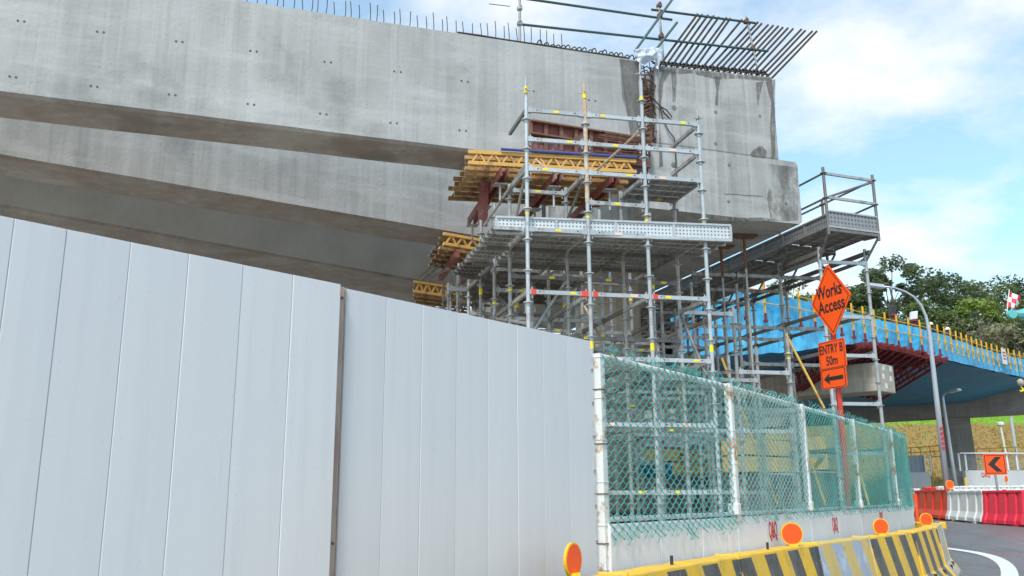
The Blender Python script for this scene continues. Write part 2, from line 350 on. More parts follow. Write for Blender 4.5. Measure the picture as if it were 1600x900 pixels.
def inst(name, me, parent, mw):                 # child sharing mesh data, world matrix mw (parent is only translated)
    o = bpy.data.objects.new(name, me); COL.objects.link(o); o.parent = parent
    pw = V(parent['_org']) if '_org' in parent else V((0, 0, 0))
    o.matrix_basis = Matrix.Translation(-pw) @ mw
    return o
def sub(name, me, part, mw, root):              # sub-part: part may be moved, root is the Empty
    o = bpy.data.objects.new(name, me); COL.objects.link(o); o.parent = part
    o.matrix_basis = part.matrix_basis.inverted() @ Matrix.Translation(-V(root['_org'])) @ mw
    return o
def struct(o): o['kind'] = 'structure'; return o
def frame(p, d, up=V((0, 0, 1))):               # matrix with X along d
    d = V(d).normalized(); y = up.cross(d).normalized(); z = d.cross(y)
    return Matrix.Translation(p) @ Matrix((d, y, z)).transposed().to_4x4()
def text(body, size, mat, parent, mw, name='lettering', sx=1.0, ext=0.0015, bold=0.0):
    cu = bpy.data.curves.new(name, 'FONT'); cu.body = body; cu.size = size; cu.align_x = 'CENTER'; cu.align_y = 'CENTER'; cu.extrude = ext; cu.resolution_u = 3; cu.offset = bold
    to = bpy.data.objects.new(name, cu); COL.objects.link(to); bpy.context.view_layer.update()
    me = bpy.data.meshes.new_from_object(to.evaluated_get(bpy.context.evaluated_depsgraph_get()))
    bpy.data.objects.remove(to); me.materials.clear(); me.materials.append(MT[mat])
    me.transform(Matrix.Diagonal((sx, 1, 1, 1)))
    if parent is None:
        o = bpy.data.objects.new(name, me); COL.objects.link(o); o.matrix_world = mw; return o
    return inst(name, me, parent, mw)

# ================================================================== GROUND, ROAD, HILL
def axis(vals):
    out = []
    for a, b, n in vals: out += [a + (b - a) * i / n for i in range(n)]
    return out + [vals[-1][1]]
def sheet(name, xs, ys, zf, mat, sm=True):
    mb = MB(); nx, ny = len(xs), len(ys)
    for x in xs:
        for y in ys: mb.v.append(V((x, y, zf(x, y))))
    for i in range(nx - 1):
        for j in range(ny - 1): mb.face([i * ny + j, (i + 1) * ny + j, (i + 1) * ny + j + 1, i * ny + j + 1])
    return struct(mb.build(name, mat, sm=sm))
sheet('ground', axis([(-900, -40, 6), (-40, 90, 26), (90, 900, 6)]), axis([(-300, -10, 4), (-10, 14, 4), (14, 30, 32), (30, 80, 10), (80, 1200, 8)]), gz, 'soil')
def road_edge(y):                                  # the kerb line follows the concrete barriers
    tab = [(-30, -4.6), (3, -1.7), (5.6, .45), (8.7, 2.75), (11, 4.5), (14, 6.4), (17, 7.6), (21, 8.2), (27, 8.0), (33, 6.0), (46, 2.0)]
    for (a, b), (c, d) in zip(tab, tab[1:]):
        if a <= y <= c: return b + (d - b) * (y - a) / (c - a)
    return tab[-1][1]
ys = axis([(-30, 2, 8), (2, 30, 56), (30, 46, 8)]); mb = MB(); nx = 30
for y in ys:
    e = road_edge(y)
    for i in range(nx + 1):
        x = e + (70 - e) * (i / nx) ** 1.6; mb.v.append(V((x, y, gz(x, y) + .006)))
for j in range(len(ys) - 1):
    for i in range(nx): o = j * (nx + 1) + i; mb.face([o, o + 1, o + nx + 2, o + nx + 1])
struct(mb.build('road', 'asphalt', sm=True))
def hz_(x, y):
    t = max(0, y - 64)
    z = 0.3 + min(t, 26) * 0.36 + max(0, t - 26) * 0.10
    return z + 0.25 * noise.noise(V((x * 0.12, y * 0.12, 0))) if t > 0 else -0.3
sheet('hillside', axis([(-150, 0, 12), (0, 90, 50), (90, 300, 14)]), axis([(63, 96, 30), (96, 320, 14)]), hz_, 'grass_hill')
# painted lane line
mb = MB(); pts = [(1440, 853), (1475, 857), (1515, 862), (1545, 868), (1566, 877), (1577, 889), (1579, 905), (1570, 930), (1550, 960)]
cp = [PG(*p) for p in pts]
fine = []
for i in range(len(cp) - 1):
    for k in range(5): fine.append(cp[i].lerp(cp[i + 1], k / 5))
for _ in range(8): fine = [fine[0]] + [(fine[i - 1] + fine[i] * 2 + fine[i + 1]) / 4 for i in range(1, len(fine) - 1)] + [fine[-1]]
for i, p in enumerate(fine):
    d = fine[min(i + 1, len(fine) - 1)] - fine[max(0, i - 1)]; s_ = V((-d.y, d.x, 0)).normalized() * 0.125
    for q in (p - s_, p + s_): mb.v.append(V((q.x, q.y, gz(q.x, q.y) + 0.012)))
for i in range(len(fine) - 1): mb.face([2 * i, 2 * i + 1, 2 * i + 3, 2 * i + 2])
struct(mb.build('lane_marking', 'white_paint'))

# ================================================================== VIADUCT UNDER CONSTRUCTION (left)
A = PY(760, 240, 15); ZB = A.z; B0 = PZ(0, 147, ZB)
bd = (A - B0).normalized(); tdir = V((-bd.y, bd.x, 0)); NF = -tdir
def S(u, v): return PP(u, v, A, tdir)             # point on the front plane of beam and crosshead
def pw(s, t, z): return V((A.x, A.y, 0)) + bd * s + tdir * t + V((0, 0, z))
def sof(u, v): return (S(u, v) - A).dot(bd)
zt0 = S(370, 0).z; zt1 = S(1000, 95).z; s_t0 = sof(370, 0); s_t1 = sof(1000, 95)
def ztop(s): return zt0 + (zt1 - zt0) * (s - s_t0) / (s_t1 - s_t0)
s_end = sof(1004, 180)
def beam(name, label, p0, p1, width, ztf, side='concrete', slope=0.0):
    d = (p1 - p0).normalized(); n = V((-d.y, d.x, 0)); L_ = (p1 - p0).length
    root = thing(name, label, 'bridge beam', (p0.x, p0.y, 0), 'concrete bridge beams of the unfinished viaduct')
    mb = MB(); k = 24
    rows = []
    for i in range(k + 1):
        p = p0 + d * (L_ * i / k); z1 = ztf(p)
        c = 0.05
        prof = [(0, ZB + c), (c, ZB), (width - c, ZB), (width, ZB + c), (width, z1), (-slope, z1)]
        o = len(mb.v); rows.append(o)
        for a, z in prof: mb.v.append(V((p.x, p.y, 0)) + n * a + V((0, 0, z + (0.012 * noise.noise(V((i * 3.1, a * 9, 0))) if z < ZB + 0.1 else 0))))
    for i in range(k):
        for j in range(6):
            a, b_ = rows[i] + j, rows[i] + (j + 1) % 6; c_, e_ = rows[i + 1] + (j + 1) % 6, rows[i + 1] + j
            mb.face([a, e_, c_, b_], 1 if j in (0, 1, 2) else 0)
    mb.face([rows[0] + j for j in range(6)]); mb.face([rows[-1] + j for j in range(6)][::-1])
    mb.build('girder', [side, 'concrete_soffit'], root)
    return root, d, n
b1, _, _ = beam('bridge_beam', 'nearest grey concrete bridge beam, its whole side and starter bars in view', pw(-13, 0, ZB), pw(s_end, 0, ZB), 1.0, lambda p: ztop((p - A).dot(bd)))
def hit(p, q, s):                                 # follow p->q until crosshead side s
    d = (q - p); a = (p - A).dot(bd); b_ = d.dot(bd); return p + d * ((s - a) / b_)
q0, q1 = PZ(0, 245, ZB), PZ(690, 362, ZB)
beam('bridge_beam', 'middle concrete bridge beam, seen between the nearest and the farthest', q0 - (q1 - q0).normalized() * 6, hit(q0, q1, s_end), 1.15, lambda p: ZB + 2.4)
q2, q3 = PZ(0, 280, ZB) , PZ(675, 382, ZB)
r0, r1 = PZ(0, 322, ZB), PZ(640, 437, ZB)
beam('bridge_beam', 'farthest dark brown concrete bridge beam just above the white hoarding', r0 - (r1 - r0).normalized() * 6, hit(r0, r1, s_end), 5.5, lambda p: ZB + 2.4, 'concrete_brown', 1.3)
# tie holes in pairs on the near beam
me = None
mb = MB(); mb.disc((0, 0, 0), (0, 1, 0), 0.018, 0.006, 10); me_t = mb.mesh('tie_hole', 'tie_plug')
for u, v in [(33, 33), (157, 50), (280, 65), (396, 80), (512, 97), (621, 112), (726, 127), (829, 142), (925, 157), (20, 120), (147, 135), (269, 148), (392, 163), (505, 178), (615, 192), (723, 204), (45, -30)]:
    for dd in (-5, 5):
        p = S(u + dd, v + dd * 0.12)
        o = inst('tie_hole', me_t, b1, frame(p + NF * 0.002, bd)); 
# starter bars, edge reinforcement
mb = MB(); mb.path([(0, 0, 0), (0.01, 0, 0.2), (0, 0, 0.42)], 0.008, 5); me_sb = mb.mesh('starter_bar', 'rebar')
mb = MB(); mb.path([(0, 0, 0), (0.0, 0, 0.07), (0.03, 0, 0.10), (0.06, 0, 0.06)], 0.008, 5); me_sh = mb.mesh('starter_bar', 'rebar')
s0 = sof(300, 0); s1 = sof(880, 74); n_ = 46
for i in range(n_):
    s_ = s0 + (s1 - s0) * i / (n_ - 1) + random.uniform(-0.03, 0.03)
    mw = frame(pw(s_, 0.10 + random.uniform(-.02, .05), ztop(s_) - 0.02), bd) @ Matrix.Rotation(random.uniform(-.06, .06), 4, 'Y') @ Matrix.Diagonal((1, 1, random.uniform(.75, 1.1), 1))
    inst('starter_bar', me_sb, b1, mw)
    inst('starter_bar', me_sh, b1, frame(pw(s_ + 0.1, 0.30, ztop(s_) - 0.01), bd))
mb = MB(); a_, b_ = sof(716, 53), sof(985, 93)
mb.path([pw(a_ + (b_ - a_) * i / 8, 0.06, ztop(a_ + (b_ - a_) * i / 8) + 0.05 + 0.006 * math.sin(i * 2)) for i in range(9)], 0.022, 7)
mb.build('edge_bar', 'rebar', b1)
mb = MB(); mb.path([(0, 0, 0), (0.10, 0, 0.14), (0.13, 0, 0.16), (0.16, 0, 0.14), (0.16, 0.0, -0.02)], 0.013, 6); me_st = mb.mesh('stirrup', 'rebar')
a_, b_ = sof(838, 70), sof(990, 94)
for i in range(19):
    s_ = a_ + (b_ - a_) * i / 18
    inst('stirrup', me_st, b1, frame(pw(s_, 0.08, ztop(s_) - 0.01), bd) @ Matrix.Rotation(random.uniform(-.2, .2), 4, 'Y'))
# dark run-off stain at the beam end: a thin render coat of its own
mb = MB(); sa, sb = sof(968, 100), s_end - 0.02
pr = [(sa, ztop(sa) - 0.02), (sa + .03, ZB + 1.5), (sa + .12, ZB + 1.2), (sa + .2, ZB + 0.55), (sa + .34, ZB + 0.9), (sb, ZB + 0.5), (sb, ztop(sb) - 0.02)]
mb.prism([(a, z) for a, z in pr], V((A.x, A.y, 0)), bd, V((0, 0, 1)), NF * 0.003); mb.build('wet_patch', 'damp_stain', b1)

# ---- crosshead
ch = thing('crosshead', 'stained grey concrete crosshead end block above the scaffold, bristling with bars', 'crosshead', pw(sof(1130, 300), 0, 0))
sw0, sw1 = sof(1026, 180), sof(1212, 180); sl0, sl1 = sof(1014, 300), sof(1249, 300)
zj = S(1212, 249).z; zc = S(1245, 350).z; zwl = S(1035, 104).z; zwr = S(1212, 121).z; LB = 12.0
mb = MB()
mb.hexa([pw(sw0, 0, zj), pw(sw1, 0, zj), pw(sw1, LB, zj), pw(sw0, LB, zj), pw(sw0, 0, zwl), pw(sw1, 0, zwr), pw(sw1, LB, zwr), pw(sw0, LB, zwl)])
mb.build('web', 'concrete_block', ch, bevel=0.03)
mb = MB(); c = 0.06
prof = [(sl0, zc), (sl1 - c, zc), (sl1, zc + c), (sl1, zj - c), (sl1 - c, zj - 0.004), (sl0, zj - 0.004)]
mb.prism(prof, V((A.x, A.y, 0)) + NF * 0.006, bd, V((0, 0, 1)), tdir * (LB + 0.1)); mb.build('ledge', 'concrete_block', ch)
# stains and form marks, each with its own shape
def blot(prof, name='stain', root=None, m='wet_stain'):
    q = [S(u, v) + NF * 0.0085 for u, v in prof]; mb = MB(); o = len(mb.v); mb.v += q + [p - NF * 0.0015 for p in q]; k = len(q)
    mb.face(list(range(k))); mb.face(list(range(k, 2 * k))[::-1])
    for i in range(k): mb.face([i, k + i, k + (i + 1) % k, (i + 1) % k])
    mb.build(name, m, root or ch)
blot([(1048, 112), (1058, 112), (1057, 130), (1055, 158), (1051, 160), (1050, 135)])
blot([(1116, 121), (1125, 120), (1123, 140), (1121, 165), (1117, 163), (1119, 140)])
blot([(1181, 129), (1192, 127), (1188, 145), (1184, 166), (1182, 150)])
blot([(1196, 128), (1211, 124), (1211, 249), (1206, 249), (1203, 200), (1205, 160)])
blot([(1172, 240), (1180, 232), (1190, 228), (1198, 236), (1196, 248), (1176, 246)])
blot([(1200, 256), (1246, 262), (1247, 345), (1222, 346), (1204, 344), (1198, 310), (1203, 285)], m='damp_stain')
blot([(1100, 335), (1150, 340), (1190, 340), (1220, 345), (1150, 346), (1100, 343)])
blot([(1030, 103), (1205, 121), (1206, 127), (1150, 122), (1120, 124), (1080, 114), (1050, 116), (1030, 112)])
blot([(1036, 108), (1050, 109), (1036, 130), (1030, 190), (1036, 260), (1030, 262), (1029, 130)])
mb = MB(); mb.disc((0, 0, 0), (0, 1, 0), 0.045, 0.006, 14); me_c = mb.mesh('cone_plug', 'wet_stain')
for u, v in [(1053, 168), (1118, 175), (1187, 181), (1118, 224), (1186, 232), (1139, 258), (1138, 315), (1052, 258), (1228, 262), (1228, 318)]:
    inst('cone_plug', me_c, ch, frame(S(u, v) + NF * 0.010, bd) @ Matrix.Scale(random.uniform(.7, 1.2), 4))
mb = MB(); 
for i in range(12):
    u0 = 1131 + i * 5; mb.bar(S(u0, 303 + i * .35) + NF * .009, S(u0 + 5, 303 + i * .35 + random.uniform(-.6, .6)) + NF * .009, 0.004, 0.008)
mb.build('crack', 'tie_plug', ch)
# rebar fan on the crosshead
tips = [(1090, 22), (1097, 23), (1106, 24), (1115, 25), (1123, 27), (1135, 28), (1141, 29), (1159, 31), (1173, 35), (1184, 35), (1190, 37), (1200, 39), (1208, 40), (1216, 41), (1223, 43), (1231, 44), (1239, 45), (1252, 46), (1258, 48), (1269, 49), (1276, 49)]
for i, (u, v) in enumerate(tips):
    k = i / (len(tips) - 1); s_ = sw0 + 0.10 + (sw1 - sw0 - 0.12) * k
    base = pw(s_, 0.18, zwl + (zwr - zwl) * k - 0.06); tip = PP(u, v, pw(0, 0.45, 0), tdir)
    mb = MB(); mb.path([base - (tip - base) * 0.02, base.lerp(tip, .5) + V((0, 0, .008 * random.uniform(-1, 1))), tip], 0.024, 7); mb.build('rebar', 'rebar', ch)
for tt, zz_ in ((0.10, 0.10), (0.22, 0.05), (0.16, 0.17)):
    mb = MB(); mb.tube(pw(sw0 + .02, tt, zwl + zz_), pw(sw1 - .03, tt, zwr + zz_), 0.018, 7); mb.build('edge_bar', 'rebar', ch)
mb = MB(); mb.path([(0, 0, -.02), (0.02, 0, 0.13), (0.06, 0.02, 0.18), (0.12, 0.04, 0.15), (0.14, 0.05, -.02)], 0.012, 6); me_sp = mb.mesh('stirrup', 'rebar')
for i in range(30):
    k = i / 29; inst('stirrup', me_sp, ch, frame(pw(sw0 + 0.06 + (sw1 - sw0 - 0.24) * k, 0.09, zwl + (zwr - zwl) * k), bd))
# rusty mass of bars in the joint between beam and crosshead
jb = thing('joint_reinforcement', 'tangle of rusty bars filling the gap between beam and crosshead', 'rebar', pw((s_end + sw0) / 2, 0.1, ZB))
mb = MB(); mb.hexa([pw(s_end + .01, .3, zj), pw(sw0 - .01, .3, zj), pw(sw0 - .01, .9, zj), pw(s_end + .01, .9, zj), pw(s_end + .01, .3, 9.5), pw(sw0 - .01, .3, 9.5), pw(sw0 - .01, .9, 9.5), pw(s_end + .01, .9, 9.5)])
mb.build('joint_fill', 'rust', jb)
for i in range(34):
    z = ZB + 0.55 + i * 0.052; mb = MB()
    mb.path([pw(s_end - .01, random.uniform(.0, .2), z), pw((s_end + sw0) / 2, random.uniform(-.12, .05), z + random.uniform(-.03, .08)), pw(sw0 + .01, random.uniform(.0, .2), z + random.uniform(-.06, .06))], 0.013, 5)
    mb.build('bar', 'rust', jb)
# dangling cable on the block
mb = MB(); pts = [S(u, v) + NF * 0.05 for u, v in [(1003, 100), (1008, 135), (1018, 155), (1030, 168), (1040, 174), (1048, 184), (1044, 187), (1036, 178), (1029, 166), (1033, 185), (1042, 205), (1052, 218), (1054, 250), (1056, 300)]]
mb.path(pts, 0.013, 6); tag(mb.build('cable', 'dark_stuff'), 'black cable looping down the crosshead face from the joint', 'cable')
# crumpled plastic sheet over the joint
pc = [(985, 82), (1000, 80), (1016, 79), (1030, 82)], [(990, 96), (1003, 94), (1015, 92), (1028, 96)], [(996, 112), (1006, 103), (1016, 100), (1024, 114)]
def shf(a, b):
    r = b * 2; j = min(1, int(r)); fr = r - j
    c = a * 3; i = min(2, int(c)); fc = c - i
    L2 = lambda row: V(row[i]).lerp(V(row[i + 1]), fc)
    q = L2(pc[j]).lerp(L2(pc[j + 1]), fr)
    return S(q[0], q[1]) + NF * (0.14 + 0.12 * noise.noise(V((a * 5, b * 3, 1))) + 0.04 * noise.noise(V((a * 11, b * 7, 3))))
mb = MB(); mb.grid(shf, 22, 18); o = mb.build('plastic_sheet', 'plastic_sheet_film', sm=True)
md = o.modifiers.new('thick', 'SOLIDIFY'); md.thickness = 0.004
tag(o, 'crumpled white plastic sheet draped over the beam joint', 'plastic sheet')
# pier column under the crosshead
col = thing('pier_column', 'pale beige concrete pier column behind the scaffold', 'column', (2.35, 21.2, 0))
mb = MB(); r = [(-.62, -.5), (-.5, -.62), (.5, -.62), (.62, -.5), (.62, .5), (.5, .62), (-.5, .62), (-.62, .5)]
mb.prism(r, V((2.35, 21.2, 0.1)), bd, tdir, V((0, 0, zc - 0.1))); mb.build('shaft', 'concrete_warm', col)
mb = MB(); mb.prism([(a * 1.5, b * 1.5) for a, b in r], V((2.35, 21.2, 0)), bd, tdir, V((0, 0, 0.7))); mb.build('pile_cap', 'concrete_dark', col)

# ---- guard rail of scaffold tubes on top
gr = thing('guard_rail', 'dark green scaffold tube guard rail along the beam top', 'guard rail', S(1030, 100))
def T(u, v, off=0.25): return PP(u, v, A + tdir * off, tdir)
def gt(name, p0, p1, r=0.026, m='tube_green'):
    mb = MB(); mb.tube(p0, p1, r, 8); mb.build(name, m, gr)
gt('post', T(812, -60), T(812, 70), .026, 'galv'); gt('post', T(1029, 8), T(1037, 98), .026, 'galv'); gt('post', T(1166, 26), T(1184, 110), .022, 'galv')
gt('rail', T(780, -8), T(1050, 31)); gt('rail', T(1018, 15), T(1180, 36)); gt('rail', T(813, 38), T(1200, 80)); 
gt('brace', T(1054, -6, .1), T(992, 80, .1)); gt('brace', T(1058, 35, .1), T(1020, 84, .1)); gt('rail', T(764, 6, 1.2), T(797, 10, 1.2), .008, 'rebar')
for u, v in [(812, 13), (812, 37), (1030, 9), (1031, 24), (1033, 57), (1166, 34), (1176, 76)]:
    mb = MB(); p = T(u, v); mb.box(p, bd * .045, tdir * .05, V((0, 0, .04))); mb.box(p + V((0, 0, .05)), bd * .02, tdir * .06, V((0, 0, .02))); mb.build('coupler', 'rust' if u != 812 else 'galv', gr, bevel=.01)

# ================================================================== SCAFFOLD (main tower)
S1 = PY(823, 263.5, 12.5); ZL = S1.z; S4 = PZ(1096, 283, ZL)
ud = (S4 - S1) / 3; td = PZ(796, 297, ZL) - S1
U1 = ud.normalized(); T1 = td.normalized(); LU = ud.length; LT = td.length
LIFT = 0.475
def Lv(k): return ZL + k * LIFT                   # level heights; ledger levels at k = 2, 1, 0, -2, -4, ...
_std = {}
def std_mesh(h, m, r=.030):
    key = (round(h, 2), m, r)
    if key in _std: return _std[key]
    mb = MB(); mb.tube((0, 0, 0), (0, 0, h), r, 10)
    z = LIFT * 0.45
    while z < h - 0.1:
        mb.disc((0, 0, z), (0, 0, 1), 0.075, 0.012, 8); mb.tube((0, 0, z - .05), (0, 0, z - .006), 0.037, 8); z += LIFT
    mb.abox(-.09, .09, -.09, .09, 0.0, 0.012)
    _std[key] = mb.mesh('standard', m, sm=False); return _std[key]
def led_mesh(l, m, w=0.045, h=0.058):
    mb = MB(); mb.abox(.045, l - .045, -w / 2, w / 2, -h / 2, h / 2)
    for x0, x1 in ((.022, .10), (l - .10, l - .022)):
        mb.abox(x0, x1, -w * .62, w * .62, -h * .66, h * .66); 
    for x0 in (.06, l - .06): mb.abox(x0 - .009, x0 + .009, -.006, .006, -.09, .075)
    for x0 in (.17, l - .17): mb.disc((x0, 0, 0.004), (0, 1, 0), 0.013, w * 1.08, 8, 1)
    return mb.mesh('ledger', [m, 'tie_plug'])
mb = MB(); mb.tube((0, 0, -.055), (0, 0, .055), 0.0325, 10); me_band = mb.mesh('tape_band', 'sticker_yellow')
mb = MB(); mb.abox(-.045, .045, -.0275, -.0235, -.018, .018); me_stk = mb.mesh('sticker', 'sticker_yellow')
mb = MB(); mb.abox(-.06, .06, -.0275, -.0235, -.022, .022); me_stk2 = mb.mesh('sticker', 'sticker_pale')
def jack_mesh(m):
    mb = MB(); mb.tube((0, 0, 0), (0, 0, .30), 0.019, 8); mb.tube((0, 0, .30), (0, 0, .36), 0.012, 6)
    mb.disc((0, 0, .14), (0, 0, 1), 0.035, 0.03, 8); mb.tube((-.09, 0, .14), (.09, 0, .14), .009, 6); mb.tube((0, -.09, .14), (0, .09, .14), .009, 6)
    return mb.mesh('jack', m)
me_jack = jack_mesh('galv'); me_jackr = jack_mesh('rust_pole')
def scaffold_root(name, label, p): return thing(name, label, 'scaffold', (p.x, p.y, 0), None)
main = scaffold_root('scaffold_tower', 'tall galvanised steel scaffold with working decks under the near beam end', S1)
NR = 7
def G(i, j, z): p = S1 + ud * i + td * j; return V((p.x, p.y, z))
tops = {(0, 0): PY(821, 152, 12.5).z, (1, 0): PY(912, 152, 12.6).z, (2, 0): PY(1000, 122, 12.8).z, (3, 0): PY(1087, 188, 12.9).z}
mats_led = {'f': led_mesh(LU, 'galv_bright'), 'u': led_mesh(LU, 'galv'), 'd': led_mesh(LU, 'galv_dark'), 't': led_mesh(LT, 'galv'), 'td': led_mesh(LT, 'galv_dark')}
for i in range(4):
    for j in range(NR):
        if j == 0: zt = tops[(i, 0)]
        elif i == 3 and j == 1: zt = Lv(1.4)
        elif j == 1: zt = Lv(-0.1) + 0.1
        elif i == 3 and j > 2: zt = Lv(-1.4)
        else: zt = Lv(-0.5) if j < 4 else Lv(-1.2)
        mt = 'rust_pole' if (i, j) == (1, 0) else ('galv_bright' if j == 0 else 'galv')
        zt0_ = Lv(round((zt - ZL) / LIFT)) + .1 if j else zt
        st = inst('standard', std_mesh(zt0_, mt if (i, j) != (1, 0) else 'galv_bright'), main, Matrix.Translation(G(i, j, 0)))
        # align rosettes: shift so that a rosette falls on every level
        if j == 0:
            jm = me_jackr if i == 1 else me_jack
            sub('jack', jm, st, Matrix.Translation(G(i, j, zt0_ - .02)), main)
        zb = [Lv(-1.4), Lv(-5.6)] if j == 0 else [Lv(random.choice([-3.4, -4.6, -2.6]))]
        for z in zb + ([Lv(2.7)] if j == 0 and i != 3 else []):
            sub('tape_band', me_band, st, Matrix.Translation(G(i, j, z)), main)
for i in (4, 5):                                   # lower bays running on towards the walkway scaffold
    for j in range(1, 6):
        zt = Lv(-4) + .12 if i == 4 else Lv(-5) + .12
        st = inst('standard', std_mesh(zt, 'galv'), main, Matrix.Translation(G(i, j, 0)))
        if random.random() < .6: sub('tape_band', me_band, st, Matrix.Translation(G(i, j, Lv(random.choice((-5.4, -6.4))))), main)
        for k in (-4, -6, -8, -10):
            if k == -4 and i == 5: continue
            if random.random() < .85: inst('ledger', mats_led['f' if j < 3 else 'u'], main, frame(G(i - 1, j, Lv(k)), ud))
            if j < 5 and random.random() < .8: inst('ledger', mats_led['td'], main, frame(G(i, j, Lv(k) + .06), td))
# upper rusty length of the second front standard
mb = MB(); mb.tube(G(1, 0, Lv(-1)), G(1, 0, tops[(1, 0)] + .01), 0.0335, 10); mb.build('sleeve_tube', 'rust_pole', main)
def led(kind, i, j, k, stick=0):
    p = G(i, j, Lv(k) + 0.0); d = ud if kind in 'fud' else td
    o = inst('ledger', mats_led[kind], main, frame(p, d))
    if stick: sub('sticker', me_stk if stick == 1 else me_stk2, o, frame(p + d * random.choice((.3, .5, .72)), d), main)
for k in (2, 1, 0, -2, -4, -6, -8, -10):
    for i in range(3): led('f', i, 0, k, random.choice((1, 2, 1)))
led('u', 1, 0, -1, 1)
for k in (0.35, -0.7, -2.6, -4.6, -6.5, -8.5):
    for i in range(3):
        if k > 0 and i == 1: continue
        led('u' if k > -2 else 'd', i, 1, round(k), random.choice((0, 1, 2)))
for j in range(2, NR):
    for k in (-1, -3, -5, -7, -9):
        for i in range(3):
            if random.random() < 0.92: led(random.choice('uud'), i, j, k - (j % 2), random.choice((0, 0, 1)))
            if k < -2 and random.random() < .4: led('u', i, j, k - 1 + (j % 2), 0)
for i in range(4):
    for j in range(NR - 1):
        for k in ([2, 1, 0] if (j == 0 and i in (3,)) else [0] if j == 0 else []) + [-2, -4, -6, -8]:
            if j > 0 and random.random() < .25: continue
            led('t' if j == 0 else 'td', i, j, k, 1 if (j == 0 and random.random() < .5) else 0)
# outrigger stub at upper left
mb = MB(); p = G(0, 0, Lv(2)); mb.bar(p, p + T1 * 0.95 * LT, .045, .055); mb.build('outrigger', 'galv_dark', main)
# diagonal braces
def br(p0, p1, m='galv', r=0.024):
    mb = MB(); mb.tube(p0, p1, r, 8); mb.build('brace', m, main)
br(PY(826, 250, 12.7), PY(757, 352, 14.2)); br(G(0, 0, Lv(0)), G(0, 1, Lv(-2))); br(G(1, 0, Lv(0)), G(1, 2, Lv(-2)), 'galv_dark')
br(G(0, 1, Lv(-6)), G(1, 1, Lv(-3)), 'galv'); br(G(2, 1, Lv(-8)), G(1, 1, Lv(-5)), 'galv_dark'); br(G(1, 3, Lv(-7)), G(2, 3, Lv(-2)), 'galv_dark')
br(G(3, 0, Lv(-7)), G(3, 1, Lv(-4)), 'galv_dark'); br(G(0, 2, Lv(-4)), G(0, 0, Lv(-5)), 'galv')
br(G(2.1, 0, Lv(1.9)), G(1.7, 1.6, Lv(1.2)), 'rust_pole', .02); br(G(0.62, 1.5, Lv(1.6)), G(0.85, 1.3, Lv(1.0)), 'rust_pole', .018)
for _ in range(16):
    i_, j_ = random.randint(0, 2), random.randint(1, NR - 2); k_ = random.choice((-3, -4, -5, -7, -9))
    if random.random() < .5: br(G(i_, j_ + .06, Lv(k_)), G(i_ + 1, j_ + .06, Lv(k_ - 2)), random.choice(('galv', 'galv_dark')), .022)
    else: br(G(i_ + .05, j_, Lv(k_)), G(i_ + .05, j_ + 1, Lv(k_ + random.choice((-2, 2)) if k_ < -4 else k_ - 2)), random.choice(('galv', 'galv_dark', 'rust_pole')), .022)
for i_ in (0, 1, 2):                                # red painted clamps on the fifth ledger line
    mb = MB(); q = G(i_, 0, Lv(-4)) + U1 * .075; mb.box(q, U1 * .036, T1 * .033, V((0, 0, .038))); mb.build('clamp', 'sticker_red', main)
mb = MB(); q = G(1, 0, Lv(-4)) - U1 * .085; mb.box(q, U1 * .05, T1 * .033, V((0, 0, .04))); mb.build('clamp', 'sticker_red', main)
# toe board with perforated sheet, along the main deck
def board(root, p0, p1, h, m='perforated', th=0.02, lip='galv_bright'):
    p0 = V(p0); p1 = V(p1); d = p1 - p0; l = d.length
    mb = MB(); mb.abox(0, l, -th / 2, th / 2, 0, h); o = inst('toe_board', mb.mesh('toe_board', m), root, frame(p0, d))
    mb = MB(); mb.abox(-.01, l + .01, -th * 1.6, th * 1.6, h, h + .03); mb.abox(-.01, l + .01, -th * 1.6, th * 1.6, -.045, -.002)
    n = max(1, int(l / .75))
    for i in range(n + 1): mb.abox(l * i / n - .018, l * i / n + .018, -th * 1.4, th * 1.4, 0, h)
    sub('rim', mb.mesh('rim', lip), o, frame(p0, d), root)
zdk = Lv(-2) + 0.035
board(main, PY(775, 361, 12.55), V((PY(1143, 369, 13.0).x, 13.06, PY(775, 361, 12.55).z)), 0.20)
# deck planks: each a steel board with turned-down edges
def plank_mesh(l, wd, m='galv'):
    mb = MB(); mb.abox(.02, l - .02, -wd / 2 + .008, wd / 2 - .008, -.006, 0)
    for y in (-wd / 2 + .008, wd / 2 - .012): mb.abox(.02, l - .02, y, y + .004, -.055, -.006)
    for i in range(1, 6): mb.abox(l * i / 6 - .012, l * i / 6 + .012, -wd / 2 + .012, wd / 2 - .012, -.035, -.0065)
    return mb.mesh('deck_plank', m)
pm_u = plank_mesh(LU, 0.225); pm_d = plank_mesh(LU, 0.225, 'galv_dark')
for i in range(-1, 4):
    for j in range(0, 5):
        if (i == -1 and j > 2) or (i == 3 and j > 0) or (i == 2 and j > 1): continue
        for q in range(int(LT / .235)):
            p = S1 + ud * i + td * (j + (q + .5) / int(LT / .235)); p.z = zdk + 0.006 * q
            if j > 1 and random.random() < .22: continue
            mw = frame(p, ud) 
            if i in (-1, 3): mw = mw @ Matrix.Translation((LU * (.45 if i == -1 else 0), 0, 0)) @ Matrix.Diagonal((.5, 1, 1, 1))
            inst('deck_plank', pm_u if j < 2 else pm_d, main, mw)
for q in range(4):
    p = S1 + ud * 2 + td * ((q + .5) / 4); p.z = Lv(0) + .035; inst('deck_plank', pm_u, main, frame(p, ud))
for j in range(1, 5):
    mb = MB(); mb.bar(G(-.4, j, Lv(-2) - .03), G(2.9, j, Lv(-2) - .03), .05, .06); mb.build('deck_bearer', 'galv_dark', main)

